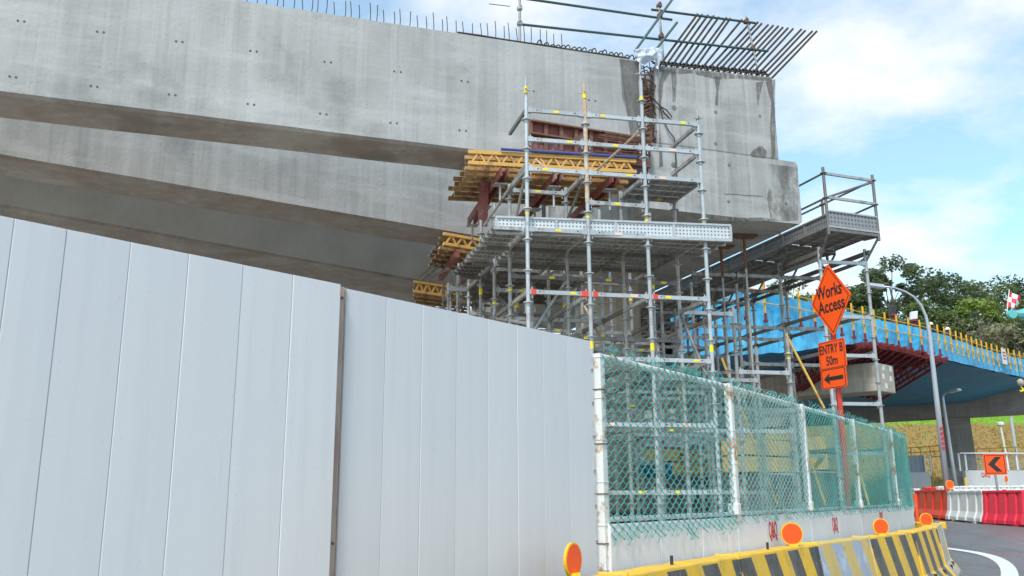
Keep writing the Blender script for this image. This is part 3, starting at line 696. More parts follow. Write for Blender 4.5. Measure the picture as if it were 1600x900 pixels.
# ---- formwork platforms of timber lattice girders
def lattice(l, hgt, m):
    mb = MB(); w_ = .04
    mb.abox(0, l, -w_, w_, hgt - .065, hgt); mb.abox(0, l, -w_, w_, 0, .065)
    n = max(3, int(l / .27)); st = (l - .1) / n
    for i in range(n):
        x = .05 + i * st
        mb.bar((x, 0, .03), (x + st / 2, 0, hgt - .03), .035, .05, V((0, 1, 0))); mb.bar((x + st / 2, 0.002, hgt - .03), (x + st, 0.002, .03), .033, .05, V((0, 1, 0)))
    for x in (-.004, l - .004): mb.abox(x, x + .008, -w_ * .98, w_ * .98, hgt - .049, hgt - .001, 1); mb.abox(x, x + .008, -w_ * .98, w_ * .98, .001, .049, 1)
    return mb.mesh('lattice_girder', [m, 'timber_end'])
def platform(label, pf, pr, pb, count, zt, hgt, m1, legs=True):
    a = PZ(*pf, zt); b_ = PZ(*pr, zt); c_ = PZ(*pb, zt)
    root = thing('formwork_platform', label, 'formwork', (a.x, a.y, 0), 'timber formwork platforms under the beams')
    d = b_ - a; me_f = lattice(d.length, hgt, m1); me_b = lattice(d.length, hgt, 'timber_old')
    for i in range(count):
        p = a.lerp(c_, i / (count - 1)); p.z = zt - hgt
        off = d.normalized() * random.uniform(-.06, .06)
        inst('lattice_girder', me_f if i == 0 else me_b, root, frame(p + off, d))
    return root, a, b_, c_
pl, a, b_, c_ = platform('largest yellow timber formwork platform, under the nearest beam and beside the scaffold', (733, 235), (994, 250), (703, 292), 8, ZB - 0.08, 0.27, 'timber')
dU = (b_ - a); dT = (c_ - a)
for f_ in (0.20, 0.52, 0.86):                     # red double channel walers
    p0 = a + dU * f_ - dT * 0.05; p1 = p0 + dT * 1.55
    mb = MB()
    for o_ in (-.06, .06):
        q = dU.normalized() * o_
        mb.bar(p0 + q + V((0, 0, -.40)), p1 + q + V((0, 0, -.40)), .03, .16)
    mb.build('waler', 'red_steel', pl)
    for g_ in (0.12, .55, .95):
        q = p0.lerp(p1, g_); mb = MB(); mb.box(q + V((0, 0, -.52)), U1 * .11, T1 * .09, V((0, 0, .012))); mb.tube(q + V((0, 0, -.9)), q + V((0, 0, -.52)), .022, 8); mb.build('fork_head', 'galv', pl)
mb = MB(); p0 = PZ(783, 233, ZB - .05); p1 = PZ(995, 246, ZB - .05); mb.tube(p0, p1, .028, 8); tag(mb.build('blue_tube', 'blue_tube'), 'long blue scaffold tube lying on the yellow formwork girders', 'tube')
mb = MB(); pp = [(-.15, 0)]
# red steel shutter panel
sh = thing('steel_formwork', 'reddish steel shutter panel with ribs against the near beam', 'formwork', S(830, 233))
OF = A + NF * 0.12
def SH(u, v, off=0.12): return PP(u, v, A + NF * off, tdir)
c4 = [SH(828, 236), SH(1012, 264), SH(1012, 219), SH(828, 190)]
mb = MB(); mb.hexa([c4[0], c4[1], c4[1] + tdir * .02, c4[0] + tdir * .02, c4[3], c4[2], c4[2] + tdir * .02, c4[3] + tdir * .02]); mb.build('plate', 'red_steel', sh)
for i in range(9):
    k = i / 8; mb = MB(); mb.bar(c4[0].lerp(c4[1], k) + NF * .04, c4[3].lerp(c4[2], k) + NF * .04, .03, .07, bd); mb.build('rib', 'rust', sh)
for k in (0.02, .55, .98):
    mb = MB(); mb.bar(c4[0].lerp(c4[3], k) + NF * .06, c4[1].lerp(c4[2], k) + NF * .06, .10, .03); mb.build('flange', 'rust', sh)
rb = thing('rebar_bundle', 'bundle of thin rusty bars hanging on the shutter panel', 'rebar', SH(950, 215, .3))
for i in range(12):
    mb = MB(); o_ = random.uniform(.25, .4); y0 = random.uniform(0, 12)
    mb.path([SH(940 + random.uniform(-8, 8), 206 + y0, o_), SH(980, 212 + y0, o_), SH(1018, 217 + y0 + random.uniform(-2, 2), o_)], .009, 5); mb.build('bar', 'rust', rb)
for i in range(8):
    mb = MB(); o_ = random.uniform(.25, .4); y0 = random.uniform(0, 10)
    mb.path([SH(935 + random.uniform(-12, 8), 229 + y0, o_), SH(975, 234 + y0, o_), SH(1004, 236 + y0, o_)], .009, 5); mb.build('bar', 'rust', rb)
# red shutter leg at lower left of tower
mb = MB(); p = PY(757, 352, 15.6); mb.bar(p, p + V((0.04, 0, -.0)) + V((0, 0, .9)), .18, .1); mb.bar(p + V((-.06, -.08, 0)), p + V((-.02, -.08, .9)), .03, .12); tag(mb.build('shutter_prop', 'red_steel'), 'short red steel shutter prop beside the left end of the scaffold deck', 'prop')

# platforms and shoring under the two rear beams
def tower(root, o, nu, nt, lu, lt, zt, lv, m='galv_dark'):
    ml = led_mesh(lu, m); ml2 = led_mesh(lt, m); sm_ = std_mesh(zt, 'galv')
    for i in range(nu):
        for j in range(nt):
            p = o + U1 * lu * i + T1 * lt * j; p.z = 0; inst('standard', sm_, root, Matrix.Translation(p))
            for z in lv:
                q = V((p.x, p.y, z))
                if i < nu - 1: inst('ledger', ml, root, frame(q, U1))
                if j < nt - 1: inst('ledger', ml2, root, frame(q + V((0, 0, .06)), T1))
pl2, a2, b2, c2 = platform('middle yellow timber formwork platform, under the middle beam', (692, 363), (765, 376), (672, 398), 6, ZB - .08, .30, 'timber')
sc2 = scaffold_root('scaffold_tower', 'short grey shoring scaffold under the middle formwork platform', a2); tower(sc2, a2 + V((.35, .3, 0)), 3, 3, .8, .9, ZB - .75, (6.0, 5.0, 4.0, 3.0, 2.0))
for f_ in (.3, .8):
    mb = MB(); d_ = b2 - a2; p0 = a2 + d_ * f_ + V((0, 0, -.46)); mb.bar(p0, p0 + (c2 - a2) * 1.2, .12, .16); mb.build('waler', 'red_steel', pl2)
pl3, a3, b3, c3 = platform('smallest farthest timber formwork platform, just over the hoarding top', (645, 438), (735, 452), (650, 462), 5, ZB - .06, .34, 'timber')
sc3 = scaffold_root('scaffold_tower', 'farthest dim shoring scaffold, seen just over the hoarding', a3); tower(sc3, a3 + V((.4, .4, 0)), 4, 2, .9, 1.0, ZB - .8, (6.2, 5.2, 4.2))
for (u, v, u2, v2, yy) in [(655, 433, 680, 412, 21.5), (670, 436, 700, 420, 21.2), (660, 438, 690, 412, 22)]:
    mb = MB(); mb.tube(PY(u, v, yy), PY(u2, v2, yy - 1), .03, 8); mb.build('raking_prop', 'galv_dark', sc3)

# ================================================================== SCAFFOLD with access walkway on the right
F = PY(1353, 412, 18.3)
rw = scaffold_root('scaffold_tower', 'right hand scaffold carrying a cantilevered access walkway with mesh guards', F)
ld = (F - PZ(1281, 409, F.z)); LU2 = ld.length; UD2 = ld.normalized()
tdr = PZ(1277, 440, F.z) - PZ(1040, 518, F.z); TD2 = tdir.copy(); LT2 = 1.4
def H(i, j, z): p = F - UD2 * (LU2 * i) + TD2 * (LT2 * j); return V((p.x, p.y, z))
zr = [F.z, F.z - 1.18, F.z - 2.0, F.z - 3.0, F.z - 4.0]
ml_f = led_mesh(LU2, 'galv_bright', .05, .07); ml_u = led_mesh(LU2, 'galv', .05, .07); ml_t = led_mesh(LT2, 'galv_dark', .05, .07)
NJ = 8
for j in range(NJ):
    for i in range(4 if j in (1, 2, 3, 4, 5) else 3):
        if i == 2 and j == 0: continue
        zt = F.z + (.32 if i < 2 else -.2)
        st = inst('standard', std_mesh(zt, 'galv_bright' if j == 0 else 'galv', .036), rw, Matrix.Translation(H(i, j, 0)))
        if random.random() < .7: sub('tape_band', me_band, st, Matrix.Translation(H(i, j, random.choice((3.0, 3.9, 2.2)))), rw)
        for n_z, z in enumerate(zr):
            if i < 1 or (i in (1, 2) and j in (1, 2, 3, 4, 5) and (i + 1 < 4)):
                if random.random() < .85: inst('ledger', ml_f if (j == 0) else ml_u, rw, frame(H(i + 1, j, z), UD2))
            if j < NJ - 1 and (i < 2 or j in (1, 2, 3, 4)) and n_z in (0, 1, 2, 4) and not (i >= 2 and random.random() < .5):
                inst('ledger', ml_t, rw, frame(H(i, j, z + .07), TD2))
# walkway deck
W0 = PZ(1372, 362, PY(1372, 362, 18.05).z); zw = W0.z; Wl = PZ(1294, 352, zw)
wdir = W0 - Wl; wid = wdir.length; wu = wdir.normalized(); LW = 9.0
npl = 4; pmw = plank_mesh(LT2 * 1.0, wid / npl - .01, 'galv')
for j in range(8):
    for q in range(npl):
        p = Wl + wu * (wid * (q + .5) / npl) + TD2 * (LT2 * j); inst('deck_plank', pmw, rw, frame(V((p.x, p.y, zw - .01)), TD2))
board(rw, Wl, W0, 0.30, m='perforated_dark', lip='galv_bright'); board(rw, Wl + V((0, 0, 0)), Wl + TD2 * LW, 0.22, m='perforated_dark', lip='galv'); board(rw, W0, W0 + TD2 * LW, 0.22, m='perforated_dark', lip='galv')
for side, base in ((0, Wl), (1, W0)):
    for j in range(0, 8, 1):
        p = base + TD2 * (LT2 * j * 1.2)
        if j == 0 or side == 1:
            mb = MB(); mb.tube(p + V((0, 0, -.2)), p + V((0, 0, 1.28)), .034, 8); mb.disc(p + V((0, 0, 1.15)), (0, 0, 1), .07, .012, 8); mb.disc(p + V((0, 0, .6)), (0, 0, 1), .07, .012, 8); mb.build('guard_post', 'galv_dark', rw)
    for h in (.60, 1.15):
        mb = MB(); p = base + V((0, 0, h)); mb.tube(p, p + TD2 * LW, .024, 8); mb.build('guard_rail', 'galv_dark', rw)
for h in (.62, 1.15):
    mb = MB(); mb.bar(Wl + V((0, 0, h)), W0 + V((0, 0, h)), .045, .055); mb.build('guard_rail', 'galv', rw)
mb = MB(); mb.tube(Wl + V((0, 0, .6)), W0 + V((0, 0, 1.12)) , .026, 8); mb.build('brace', 'galv_dark', rw)
for j in range(8):                                # brackets under the walkway
    for base, leg in ((W0, 0), (Wl, 1)):
        p = base + TD2 * (LT2 * j); q = H(leg, j, zw - .55)
        mb = MB(); mb.bar(p + V((0, 0, -.1)), V((q.x, q.y, zw - .1)), .05, .06); mb.tube(p + V((0, 0, -.12)), V((q.x, q.y, zw - .6)), .026, 8); mb.build('bracket', 'galv_dark', rw)
    mb = MB(); mb.bar(Wl + TD2 * (LT2 * j) + V((0, 0, -.09)), W0 + TD2 * (LT2 * j) + V((0, 0, -.09)), .05, .06); mb.build('deck_bearer', 'galv_dark', rw)
for i in (0, 1):
    mb = MB(); mb.bar(H(i, -.1, zw - .42), H(i, 7.9, zw - .42), .05, .09); mb.build('runner', 'galv_dark', rw)
# timber-headed props under the crosshead end
for u, v, wv in ((1162, 370, 40), (1126, 386, 34)):
    p = PZ(u, v, zc - .03)
    pr_ = thing('steel_prop', 'rusty steel prop with flat head plate under the crosshead, ' + ('nearer the walkway' if u == 1162 else 'nearer the main scaffold'), 'prop', (p.x, p.y, 0))
    mb = MB(); mb.tube((p.x, p.y, 0), p, .026, 8); mb.build('tube', 'galv', pr_)
    mb = MB(); mb.tube((p.x, p.y, p.z - .7), p - V((0, 0, .02)), .032, 8); mb.build('inner_tube', 'rust', pr_)
    mb = MB(); mb.box(p, UD2 * .26, T1 * .12, V((0, 0, .015))); mb.build('head_plate', 'rust', pr_)
# yellow raking props behind the fence
for n_p, (u0, v0, u1, v1, y0) in enumerate([(1228, 522, 1288, 638, 17.5), (1128, 560, 1215, 790, 16.5), (1055, 600, 1072, 640, 17.5), (1330, 690, 1358, 790, 18), (1255, 685, 1290, 790, 19)]):
    mb = MB(); mb.tube(PY(u0, v0, y0), PY(u1, v1, y0 - .4), .025, 8)
    tag(mb.build('raking_prop', 'prop_yellow'), ['thick yellow raking tube left of the orange diamond sign', 'long yellow raking tube starting above the fence rail', 'short yellow raking tube behind the nearest fence bay', 'short yellow raking tube behind the fourth fence bay', 'yellow raking tube behind the third fence bay, right of the timber stack'][n_p], 'prop', 'yellow raking tubes')

# ================================================================== HOARDING
ZH = 2.34
def hoard(name, label, ua, va, ub, vb, seams, post=None):
    a = PZ(ua, va, ZH); b_ = PZ(ub, vb, ZH); d = (b_ - a).normalized(); n = V((d.y, -d.x, 0))   # n towards the road
    root = thing(name, label, 'hoarding', (a.x, a.y, 0), 'white steel hoarding')
    ss = []
    for u, v in seams:
        p = PP(u, v, a, n); ss.append((p - a).dot(d))
    for k in range(len(ss) - 1):
        s0, s1 = ss[k], ss[k + 1]; w_ = s1 - s0
        mb = MB(); g = 0.0006
        # folded panel: face, rounded edges turned back, and a faint rib pressed in the middle
        prof = [(s0 + g, -.035), (s0 + g, -.003), (s0 + g + .003, 0), (s0 + w_ * .3, .0016), (s0 + w_ * .7, .0016), (s1 - g - .003, 0), (s1 - g, -.003), (s1 - g, -.035)]
        lean = random.uniform(-.0015, .0015)
        mb.prism([(x_, y_ + lean) for x_, y_ in prof], V((a.x, a.y, 0.02)), d, n, V((0, 0, ZH - .02)))
        mb.build('panel', 'hoarding', root)
    mb = MB(); s0, s1 = ss[0], ss[-1]
    for z in (.3, 1.2, 2.2):
        mb.bar(V((a.x, a.y, z)) + d * s0 - n * .06, V((a.x, a.y, z)) + d * s1 - n * .06, .045, .05)
    mb.build('back_rail', 'galv_dark', root)
    for s_ in (ss[0] + .2, (s0 + s1) / 2, ss[-1] - .2):
        mb = MB(); mb.tube(V((a.x, a.y, 0)) + d * s_ - n * .12, V((a.x, a.y, ZH - .1)) + d * s_ - n * .12, .03, 8); mb.build('back_post', 'galv_dark', root)
    return root, a, d, n, ss
ym = 690
seamsL = [(-260, ym), (-120, ym), (-22, ym), (67, ym), (175, ym), (272, ym), (362, ym), (445, ym), (523, ym)]
seamsR = [(532, ym), (598, ym), (657, ym), (712, ym), (763, ym), (809, ym), (850, ym), (889, ym), (927, ym)]
hl, aL, dL, nL, ssL = hoard('hoarding', 'longer left run of bluish white steel hoarding panels', 0, 337, 530, 444, seamsL)
hr, aR, dR, nR, ssR = hoard('hoarding', 'right run of bluish white steel hoarding panels beside the fence', 537, 450, 923, 533, seamsR)
po = thing('hoarding_post', 'rust streaked steel post between the two hoarding runs', 'post', PP(527, 690, aR, nR) * 1)
p = PP(527.5, 690, aR, nR); mb = MB(); pb = V((p.x, p.y, 0))
prof = [(-.034, -.06), (.012, -.06), (.012, .012), (.005, .012), (.005, .006), (-.010, .006), (-.010, .018), (-.034, .018)]
mb.prism(prof, pb, dR, nR, V((0, 0, ZH))); mb.build('channel', 'post_rust', po)
mb = MB(); mb.prism([(-.009, .0065), (.004, .0065), (.004, .010), (-.009, .010)], pb, dR, nR, V((0, 0, ZH - .01))); mb.build('sealant', 'galv', po)
for z in (.5, 1.05, 2.28):
    mb = MB(); mb.disc(pb + dR * -.022 + nR * .019 + V((0, 0, z)), nR, .008, .008, 8); mb.build('bolt', 'rust', po)

# ================================================================== FENCE on low wall
ZF = 2.26
fp = [PZ(u, v, ZF) for u, v in ((935, 553), (1130, 600), (1245, 632), (1325, 655), (1385, 672), (1410, 682))]
# even out and let the far end turn away
fp = [V((p.x, p.y, 0)) for p in fp]
fe = thing('chain_link_fence', 'rusty white fence frame hung with green chain link mesh above low white wall', 'fence', fp[0])
wl = thing('low_wall', 'low white panel wall under the green mesh fence, marked in red', 'wall', fp[0])
ZW = 1.08
def chain(root, p0, p1, z0, z1, m, s=0.052, seed=0, off=0.05, rw_=0.0042):
    d = p1 - p0; l = d.length; d.normalize(); n = V((d.y, -d.x, 0)); nx = int(l / s); hz2 = 0.036; nzv = int((z1 - z0) / hz2)
    mb = MB(); rnd = random.Random(seed)
    def warp(x, z):
        dep = .020 * noise.noise(V((x * 1.6, z * 1.8, seed))) + .05 * max(0, (z0 + .16 - z) / .16) * (0.6 + noise.noise(V((x * 5, 0, seed))))
        sag = .02 * noise.noise(V((x * 1.3, z, seed + 5))); sl = .05 * math.sin(z * 2 + seed) * .4
        return p0 + d * (x + sl + .018 * noise.noise(V((x * 2, z * 2, seed + 9)))) + n * (off + dep) + V((0, 0, z + sag))
    for i in range(nx):
        x0 = i * s
        k0 = rnd.randint(0, 2); k1 = nzv + rnd.randint(-1, 2)
        pts = []
        for k in range(k0, k1 + 1):
            pts.append(warp(x0 + (s * 1.06 if (k + i) % 2 else -s * .06), z0 + k * hz2) + n * (.004 if (k + i) % 2 else -.004))
        mb.path(pts, rw_, 3, False)
    o = mb.build('chain_link_mesh', m, root); o['kind'] = 'stuff'; return o
for i in range(len(fp)):
    p = fp[i]; d = (fp[min(i + 1, len(fp) - 1)] - fp[max(i - 1, 0)]).normalized(); n = V((d.y, -d.x, 0))
    p = p + n * .045 if 0 < i < 5 else p
    zp = ZW - .03 if 0 < i < 5 else 0.0
    mb = MB(); mb.prism([(-.03, -.03), (.03, -.03), (.03, .03), (-.03, .03)], p + V((0, 0, zp)), d, n, V((0, 0, ZF - zp)));
    z = .2 + zp
    while z < ZF:
        mb.prism([(-.034, -.034), (.034, -.034), (.034, .034), (-.034, .034)], p + V((0, 0, z)), d, n, V((0, 0, .006))); z += .29
    po_ = mb.build('post', 'white_paint_rust', fe)
    if i == 0:
        for z in (.45, .95, 1.28, 1.62, 2.0):
            mb = MB(); mb.prism([(-.036, -.036), (.036, -.036), (.036, .036), (-.036, .036)], p + V((0, 0, z)), d, n, V((0, 0, .007))); mb.build('seam', 'rust', fe)
    if 0 < i < 5:
        mb = MB(); mb.prism([(-.05, -.05), (.03, -.05), (.03, .05), (-.05, .05)], p + V((0, 0, ZW + .02)) - d * .02, d, n, V((0, 0, .10))); mb.build('clamp', 'white_paint_rust', fe, bevel=.01)
for i in range(len(fp) - 1):
    p0, p1 = fp[i], fp[i + 1]; d = (p1 - p0).normalized(); n = V((d.y, -d.x, 0))
    mb = MB(); mb.tube(p0 + V((0, 0, ZF - .02)) + d * .031, p1 + V((0, 0, ZF - .02)) - d * .031, .028, 10); mb.build('top_rail', 'white_paint_rust', fe)
    mb = MB(); mb.tube(p0 + V((0, 0, ZW + .03)) + d * .031, p1 + V((0, 0, ZW + .03)) - d * .031, .018, 8); mb.build('bottom_rail', 'white_paint_rust', fe)
    zb = ZW - (.14 if i == 0 else .05)
    chain(fe, p0, p1, zb, ZF + (.04 if i == 0 else .0), ['pvc_green', 'pvc_pale', 'pvc_green', 'pvc_green', 'pvc_green'][i], seed=i * 3 + 1, rw_=(.0050, .0045, .0034, .0032, .0032)[i])
    if i > 0: chain(fe, p0, p1, zb, ZF - .03, 'pvc_green', s=.06, seed=i * 3 + 2, off=.07, rw_=.0028 if i < 4 else .0034)
    # curled top ends of the mesh
    mb = MB(); l = (p1 - p0).length; k = int(l / .05)
    for q in range(k):
        if random.random() < (.5, .35, .25, .25, .3)[i]:
            b0 = p0 + d * (q * .05) + n * .04 + V((0, 0, ZF + .0)); mb.path([b0, b0 + n * .03 + V((0, 0, .03)), b0 + d * random.uniform(-.03, .03) + V((0, 0, .05)), b0 - n * .03 + V((0, 0, .02))], .0032, 4, False)
    o = mb.build('wire_ends', 'pvc_green', fe); o['kind'] = 'stuff'
    # wall panels under this bay
    npan = [3, 3, 2, 2, 2][i]
    for q in range(npan):
        a = p0.lerp(p1, q / npan) ; b_ = p0.lerp(p1, (q + 1) / npan); g = .004
        mb = MB(); w_ = (b_ - a).length
        mb.prism([(g, -.05), (g, .002), (g + .006, .006), (w_ - g - .006, .006), (w_ - g, .002), (w_ - g, -.05)], a + n * .045, d, n, V((0, 0, ZW))); mb.build('panel', 'white_wall', wl)
for (u, v, hpx) in ((1208, 829, 24), (1305, 820, 20), (1377, 808, 14)):
    best = None
    for i in range(len(fp) - 1):
        p0, p1 = fp[i], fp[i + 1]; d = (p1 - p0).normalized(); n = V((d.y, -d.x, 0)); q = PP(u, v, p0 + n * .0525, n); s_ = (q - p0).dot(d)
        if 0 <= s_ <= (p1 - p0).length: best = (q, d, n)
    if best:
        q, d, n = best; mw = Matrix.Translation(q) @ Matrix((d, V((0, 0, 1)), n)).transposed().to_4x4()
        text('Q&Q', hpx * q.y / FPX * 1.42, 'red_ink', wl, mw, sx=.52, ext=.001, bold=.004)
# ================================================================== JERSEY BARRIERS with reflector discs
jp = [PZ(u, v, .8) for u, v in ((560, 985), (775, 928), (958, 897), (1136, 868), (1262, 849), (1345, 839), (1415, 830), (1452, 823))]
last = jp[-1]; view = (last - EYE); view.z = 0; view.normalize()
jp += [last + view * 1.7 + V((.10, 0, 0)), last + view * 3.4 + V((-.5, 0, 0))]
labels = ['black and yellow concrete barrier nearest the camera at the frame bottom', 'black and yellow concrete barrier below the hoarding post, mostly under the frame', 'black and yellow concrete barrier under the hoarding end', 'black and yellow concrete barrier under the nearest red letters', 'faded pale blue and yellow concrete barrier, third of the row in full view', 'black and yellow concrete barrier under the third orange disc', 'black and yellow concrete barrier with lifting holes at the bend of the road', 'pale concrete barrier at the far bend turning away', 'black and yellow concrete barrier behind the bend, mostly hidden']
JP = [(-.30, 0), (-.30, .07), (-.17, .26), (-.095, .80), (.095, .80), (.17, .26), (.30, .07), (.30, 0)]
for i in range(len(jp) - 1):
    p0, p1 = jp[i], jp[i + 1]; d = V((p1.x - p0.x, p1.y - p0.y, 0)); l = d.length; d.normalize()
    if p1.y < 4.2: continue
    root = thing('concrete_barrier', labels[i], 'barrier', (p0.x, p0.y, 0), 'striped concrete road barriers'); root.rotation_euler = (0, 0, math.atan2(d.y, d.x)); root['_org'] = (0, 0, 0)
    mb = MB(); n = max(3, int(l / .18)); o = 0
    x0, x1 = .012, l - .012
    for k in range(n + 1):
        x_ = x0 + (x1 - x0) * k / n
        for a, z in JP:
            j_ = .006 * noise.noise(V((x_ * 6 + i * 11, a * 8, z * 6))); sc_ = 0.93 if k in (0, n) else 1.0
            mb.v.append(V((x_, a * (sc_ if z > .1 else 1) + j_, z + (j_ if z > .1 else 0))))
    for k in range(n):
        for j_ in range(8): q = k * 8; mb.face([q + j_, q + 8 + j_, q + 8 + (j_ + 1) % 8, q + (j_ + 1) % 8][::-1])
    mb.face(list(range(8))); mb.face([n * 8 + j_ for j_ in range(8)][::-1])
    m_ = 'jersey_pale' if i in (4, 7) else 'jersey_yellow'
    mb.build('body', m_, root, bevel=.012)
    for x_ in (l * .3, l * .72):
        mb = MB(); mb.abox(x_ - .035, x_ + .035, -.235, -.18, .16, .23); mb.build('lifting_hole', 'dark_stuff', root)
    if i in (2, 3, 5):
        mb = MB(); mb.tube((l * .45, 0, .79), (l * .45, 0, .86), .012, 8); mb.build('bolt', 'dark_stuff', root)
def reflector(u, v, r, y, yaw, label, base_z, group='orange reflector discs', stem=.06):
    c = PY(u, v, y); root = thing('reflector_disc', label, 'reflector', (c.x, c.y, base_z), group)
    nn = V((math.sin(yaw), -math.cos(yaw), 0))
    mb = MB(); mb.disc(c, nn, r, .018, 28); mb.build('rim', 'yellow_rim', root)
    mb = MB(); mb.disc(c, nn, r * .90, .023, 28); mb.build('lens', 'orange_disc', root)
    mb = MB(); mb.bar(V((c.x, c.y, base_z - .02)), c - V((0, 0, r * .95)), .03, .02); mb.box(V((c.x, c.y, base_z + .006)), (.04, 0, 0), (0, .04, 0), (0, 0, .01)); mb.build('stem', 'yellow_rim', root)
reflector(895, 875, .103, 5.60, R_(58), 'orange reflector disc seen edge on in front of the hoarding', .8)
reflector(1237, 834, .106, 8.75, R_(0), 'largest orange reflector disc in front of the red lettered wall', .8)
reflector(1376, 823, .098, 11.0, R_(5), 'orange reflector disc near the middle of the far barriers', .8)
reflector(1447, 812, .10, 14.0, R_(0), 'orange reflector disc on the barrier at the bend', .8)

# ================================================================== WORKS ACCESS SIGN
psi = R_(67); sx_ = V((math.cos(psi), -math.sin(psi), 0)); sn = V((-math.sin(psi), -math.cos(psi), 0)); up = V((0, 0, 1))
SC0 = PY(1298.5, 468.5, 12.5); ws = thing('works_sign', 'orange diamond works access sign with two plates on a red post', 'sign', (SC0.x, SC0.y, 0))
def plate(c, prof, name, th=.012, mats=('orange', 'black_paint'), bw=.02, inset=.05):
    def prm(pr, off, t_, nm, m_):
        mb = MB(); mb.prism(pr, c + sn * off, sx_, up, sn * t_); return mb.build(nm, m_, ws)
    prm(prof, 0, th, name, mats[0])
    k1, k2 = inset
    cx = sum(p[0] for p in prof) / len(prof); cz = sum(p[1] for p in prof) / len(prof)
    q1 = [(cx + (x_ - cx) * k1, cz + (z_ - cz) * k1) for x_, z_ in prof]; q2 = [(cx + (x_ - cx) * k2, cz + (z_ - cz) * k2) for x_, z_ in prof]
    mb = MB(); kk = len(prof)
    for pr in (q1, q2):
        for x_, z_ in pr: mb.v.append(c + sn * (th + .002) + sx_ * x_ + up * z_)
    for i in range(kk): mb.face([i, (i + 1) % kk, kk + (i + 1) % kk, kk + i])
    mb.build('border', mats[1], ws)
def onplate(c, x, z, off=.0145): return Matrix.Translation(c + sx_ * x + up * z + sn * off) @ Matrix((sx_, up, sn)).transposed().to_4x4()
hw, hh = .40, .525
def rhomb(hw, hh, r=.03):
    pr = []
    for (cx, cz, a0) in ((hw, 0, 0), (0, hh, 90), (-hw, 0, 180), (0, -hh, 270)):
        for a in (-25, 0, 25): pr.append((cx - cx / hw * r + r * math.cos(R_(a0 + a)) if cx else r * math.cos(R_(a0 + a)), cz - cz / hh * r + r * math.sin(R_(a0 + a)) if cz else r * math.sin(R_(a0 + a))))
    return pr
plate(SC0, rhomb(hw, hh), 'diamond_plate', inset=(.91, .875))
text('Works', .265, 'black_paint', ws, onplate(SC0, -.015, .125) @ Matrix.Rotation(R_(2), 4, 'Z'), sx=.68, ext=.001, bold=.005)
text('Access', .265, 'black_paint', ws, onplate(SC0, .01, -.09) @ Matrix.Rotation(R_(2), 4, 'Z'), sx=.72, ext=.001, bold=.005)
def roundrect(w_, h_, r=.025):
    pr = []
    for cx, cz, a0 in ((w_ - r, h_ - r, 0), (-w_ + r, h_ - r, 90), (-w_ + r, -h_ + r, 180), (w_ - r, -h_ + r, 270)):
        for a in (0, 30, 60, 90): pr.append((cx + r * math.cos(R_(a0 + a)), cz + r * math.sin(R_(a0 + a))))
    return pr
SE = PP(1301, 554, SC0, sn); plate(SE, roundrect(.265, .205), 'entry_plate', inset=(.94, .905))
text('ENTRY B', .185, 'black_paint', ws, onplate(SE, -.01, .08), sx=.64, ext=.001, bold=.003); text('50m', .185, 'black_paint', ws, onplate(SE, -.01, -.09), sx=.72, ext=.001, bold=.003)
SA = PP(1303.5, 591, SC0, sn); plate(SA, roundrect(.25, .142), 'arrow_plate', inset=(.94, .89))
mb = MB(); mb.prism([(-.19, 0), (-.07, .085), (-.09, .028), (.19, .028), (.19, -.028), (-.09, -.028), (-.07, -.085)], SA + sn * .014, sx_, up, sn * .001); mb.build('arrow', 'black_paint', ws)
mb = MB(); pb = PP(1304, 600, SC0, sn) - sn * .06; mb.abox(pb.x - .03, pb.x + .03, pb.y - .03, pb.y + .03, 0, SC0.z + .2); mb.build('post', 'sign_red_post', ws)
for c in (SC0, SE, SA):
    mb = MB(); q = V((pb.x, pb.y, c.z)); mb.bar(q - sx_ * .12, q + sx_ * .12, .03, .04); mb.build('clamp', 'galv', ws)

# ================================================================== THINGS BEHIND THE FENCE
def stackpan(u0, v0, u1, v1, y, rows, cols, label):
    a = PY(u0, v1, y); b_ = PY(u1, v1, y + 1.2); zt = PY(u0, v0, y).z; d = b_ - a; d.z = 0; root = thing('formwork_stack', label, 'formwork', (a.x, a.y, 0), 'stacks of yellow plywood formwork')
    h = (zt - a.z) / rows; n = V((d.y, -d.x, 0)).normalized()
    for r in range(rows):
        for c in range(cols):
            q = a + d * (c / cols) + V((0, 0, h * r)); w_ = d.length / cols
            mb = MB(); mb.box(q + d.normalized() * w_ / 2 + V((0, 0, h / 2)) - n * .25, d.normalized() * (w_ / 2 - .02), n * (.25 + random.uniform(0, .03)), V((0, 0, h / 2 - .02))); mb.build('panel', 'ply_yellow', root)
    mb = MB(); mb.box(a + d / 2 - n * .3 + V((0, 0, -(a.z - .05) / 2 - .02)), d * .48, n * .2, V((0, 0, (a.z - .1) / 2))); mb.build('trestle', 'galv_dark', root)
stackpan(1030, 700, 1130, 742, 19.5, 2, 3, 'yellow plywood formwork stack behind the nearest fence bay')
stackpan(1160, 684, 1245, 738, 18.5, 2, 3, 'yellow plywood formwork stack behind the second fence bay')
stackpan(1293, 680, 1325, 735, 19.5, 2, 1, 'narrow yellow plywood formwork stack behind the third fence bay')
stackpan(1050, 662, 1130, 682, 22, 1, 4, 'long low yellow formwork row above the stack behind the nearest bay')
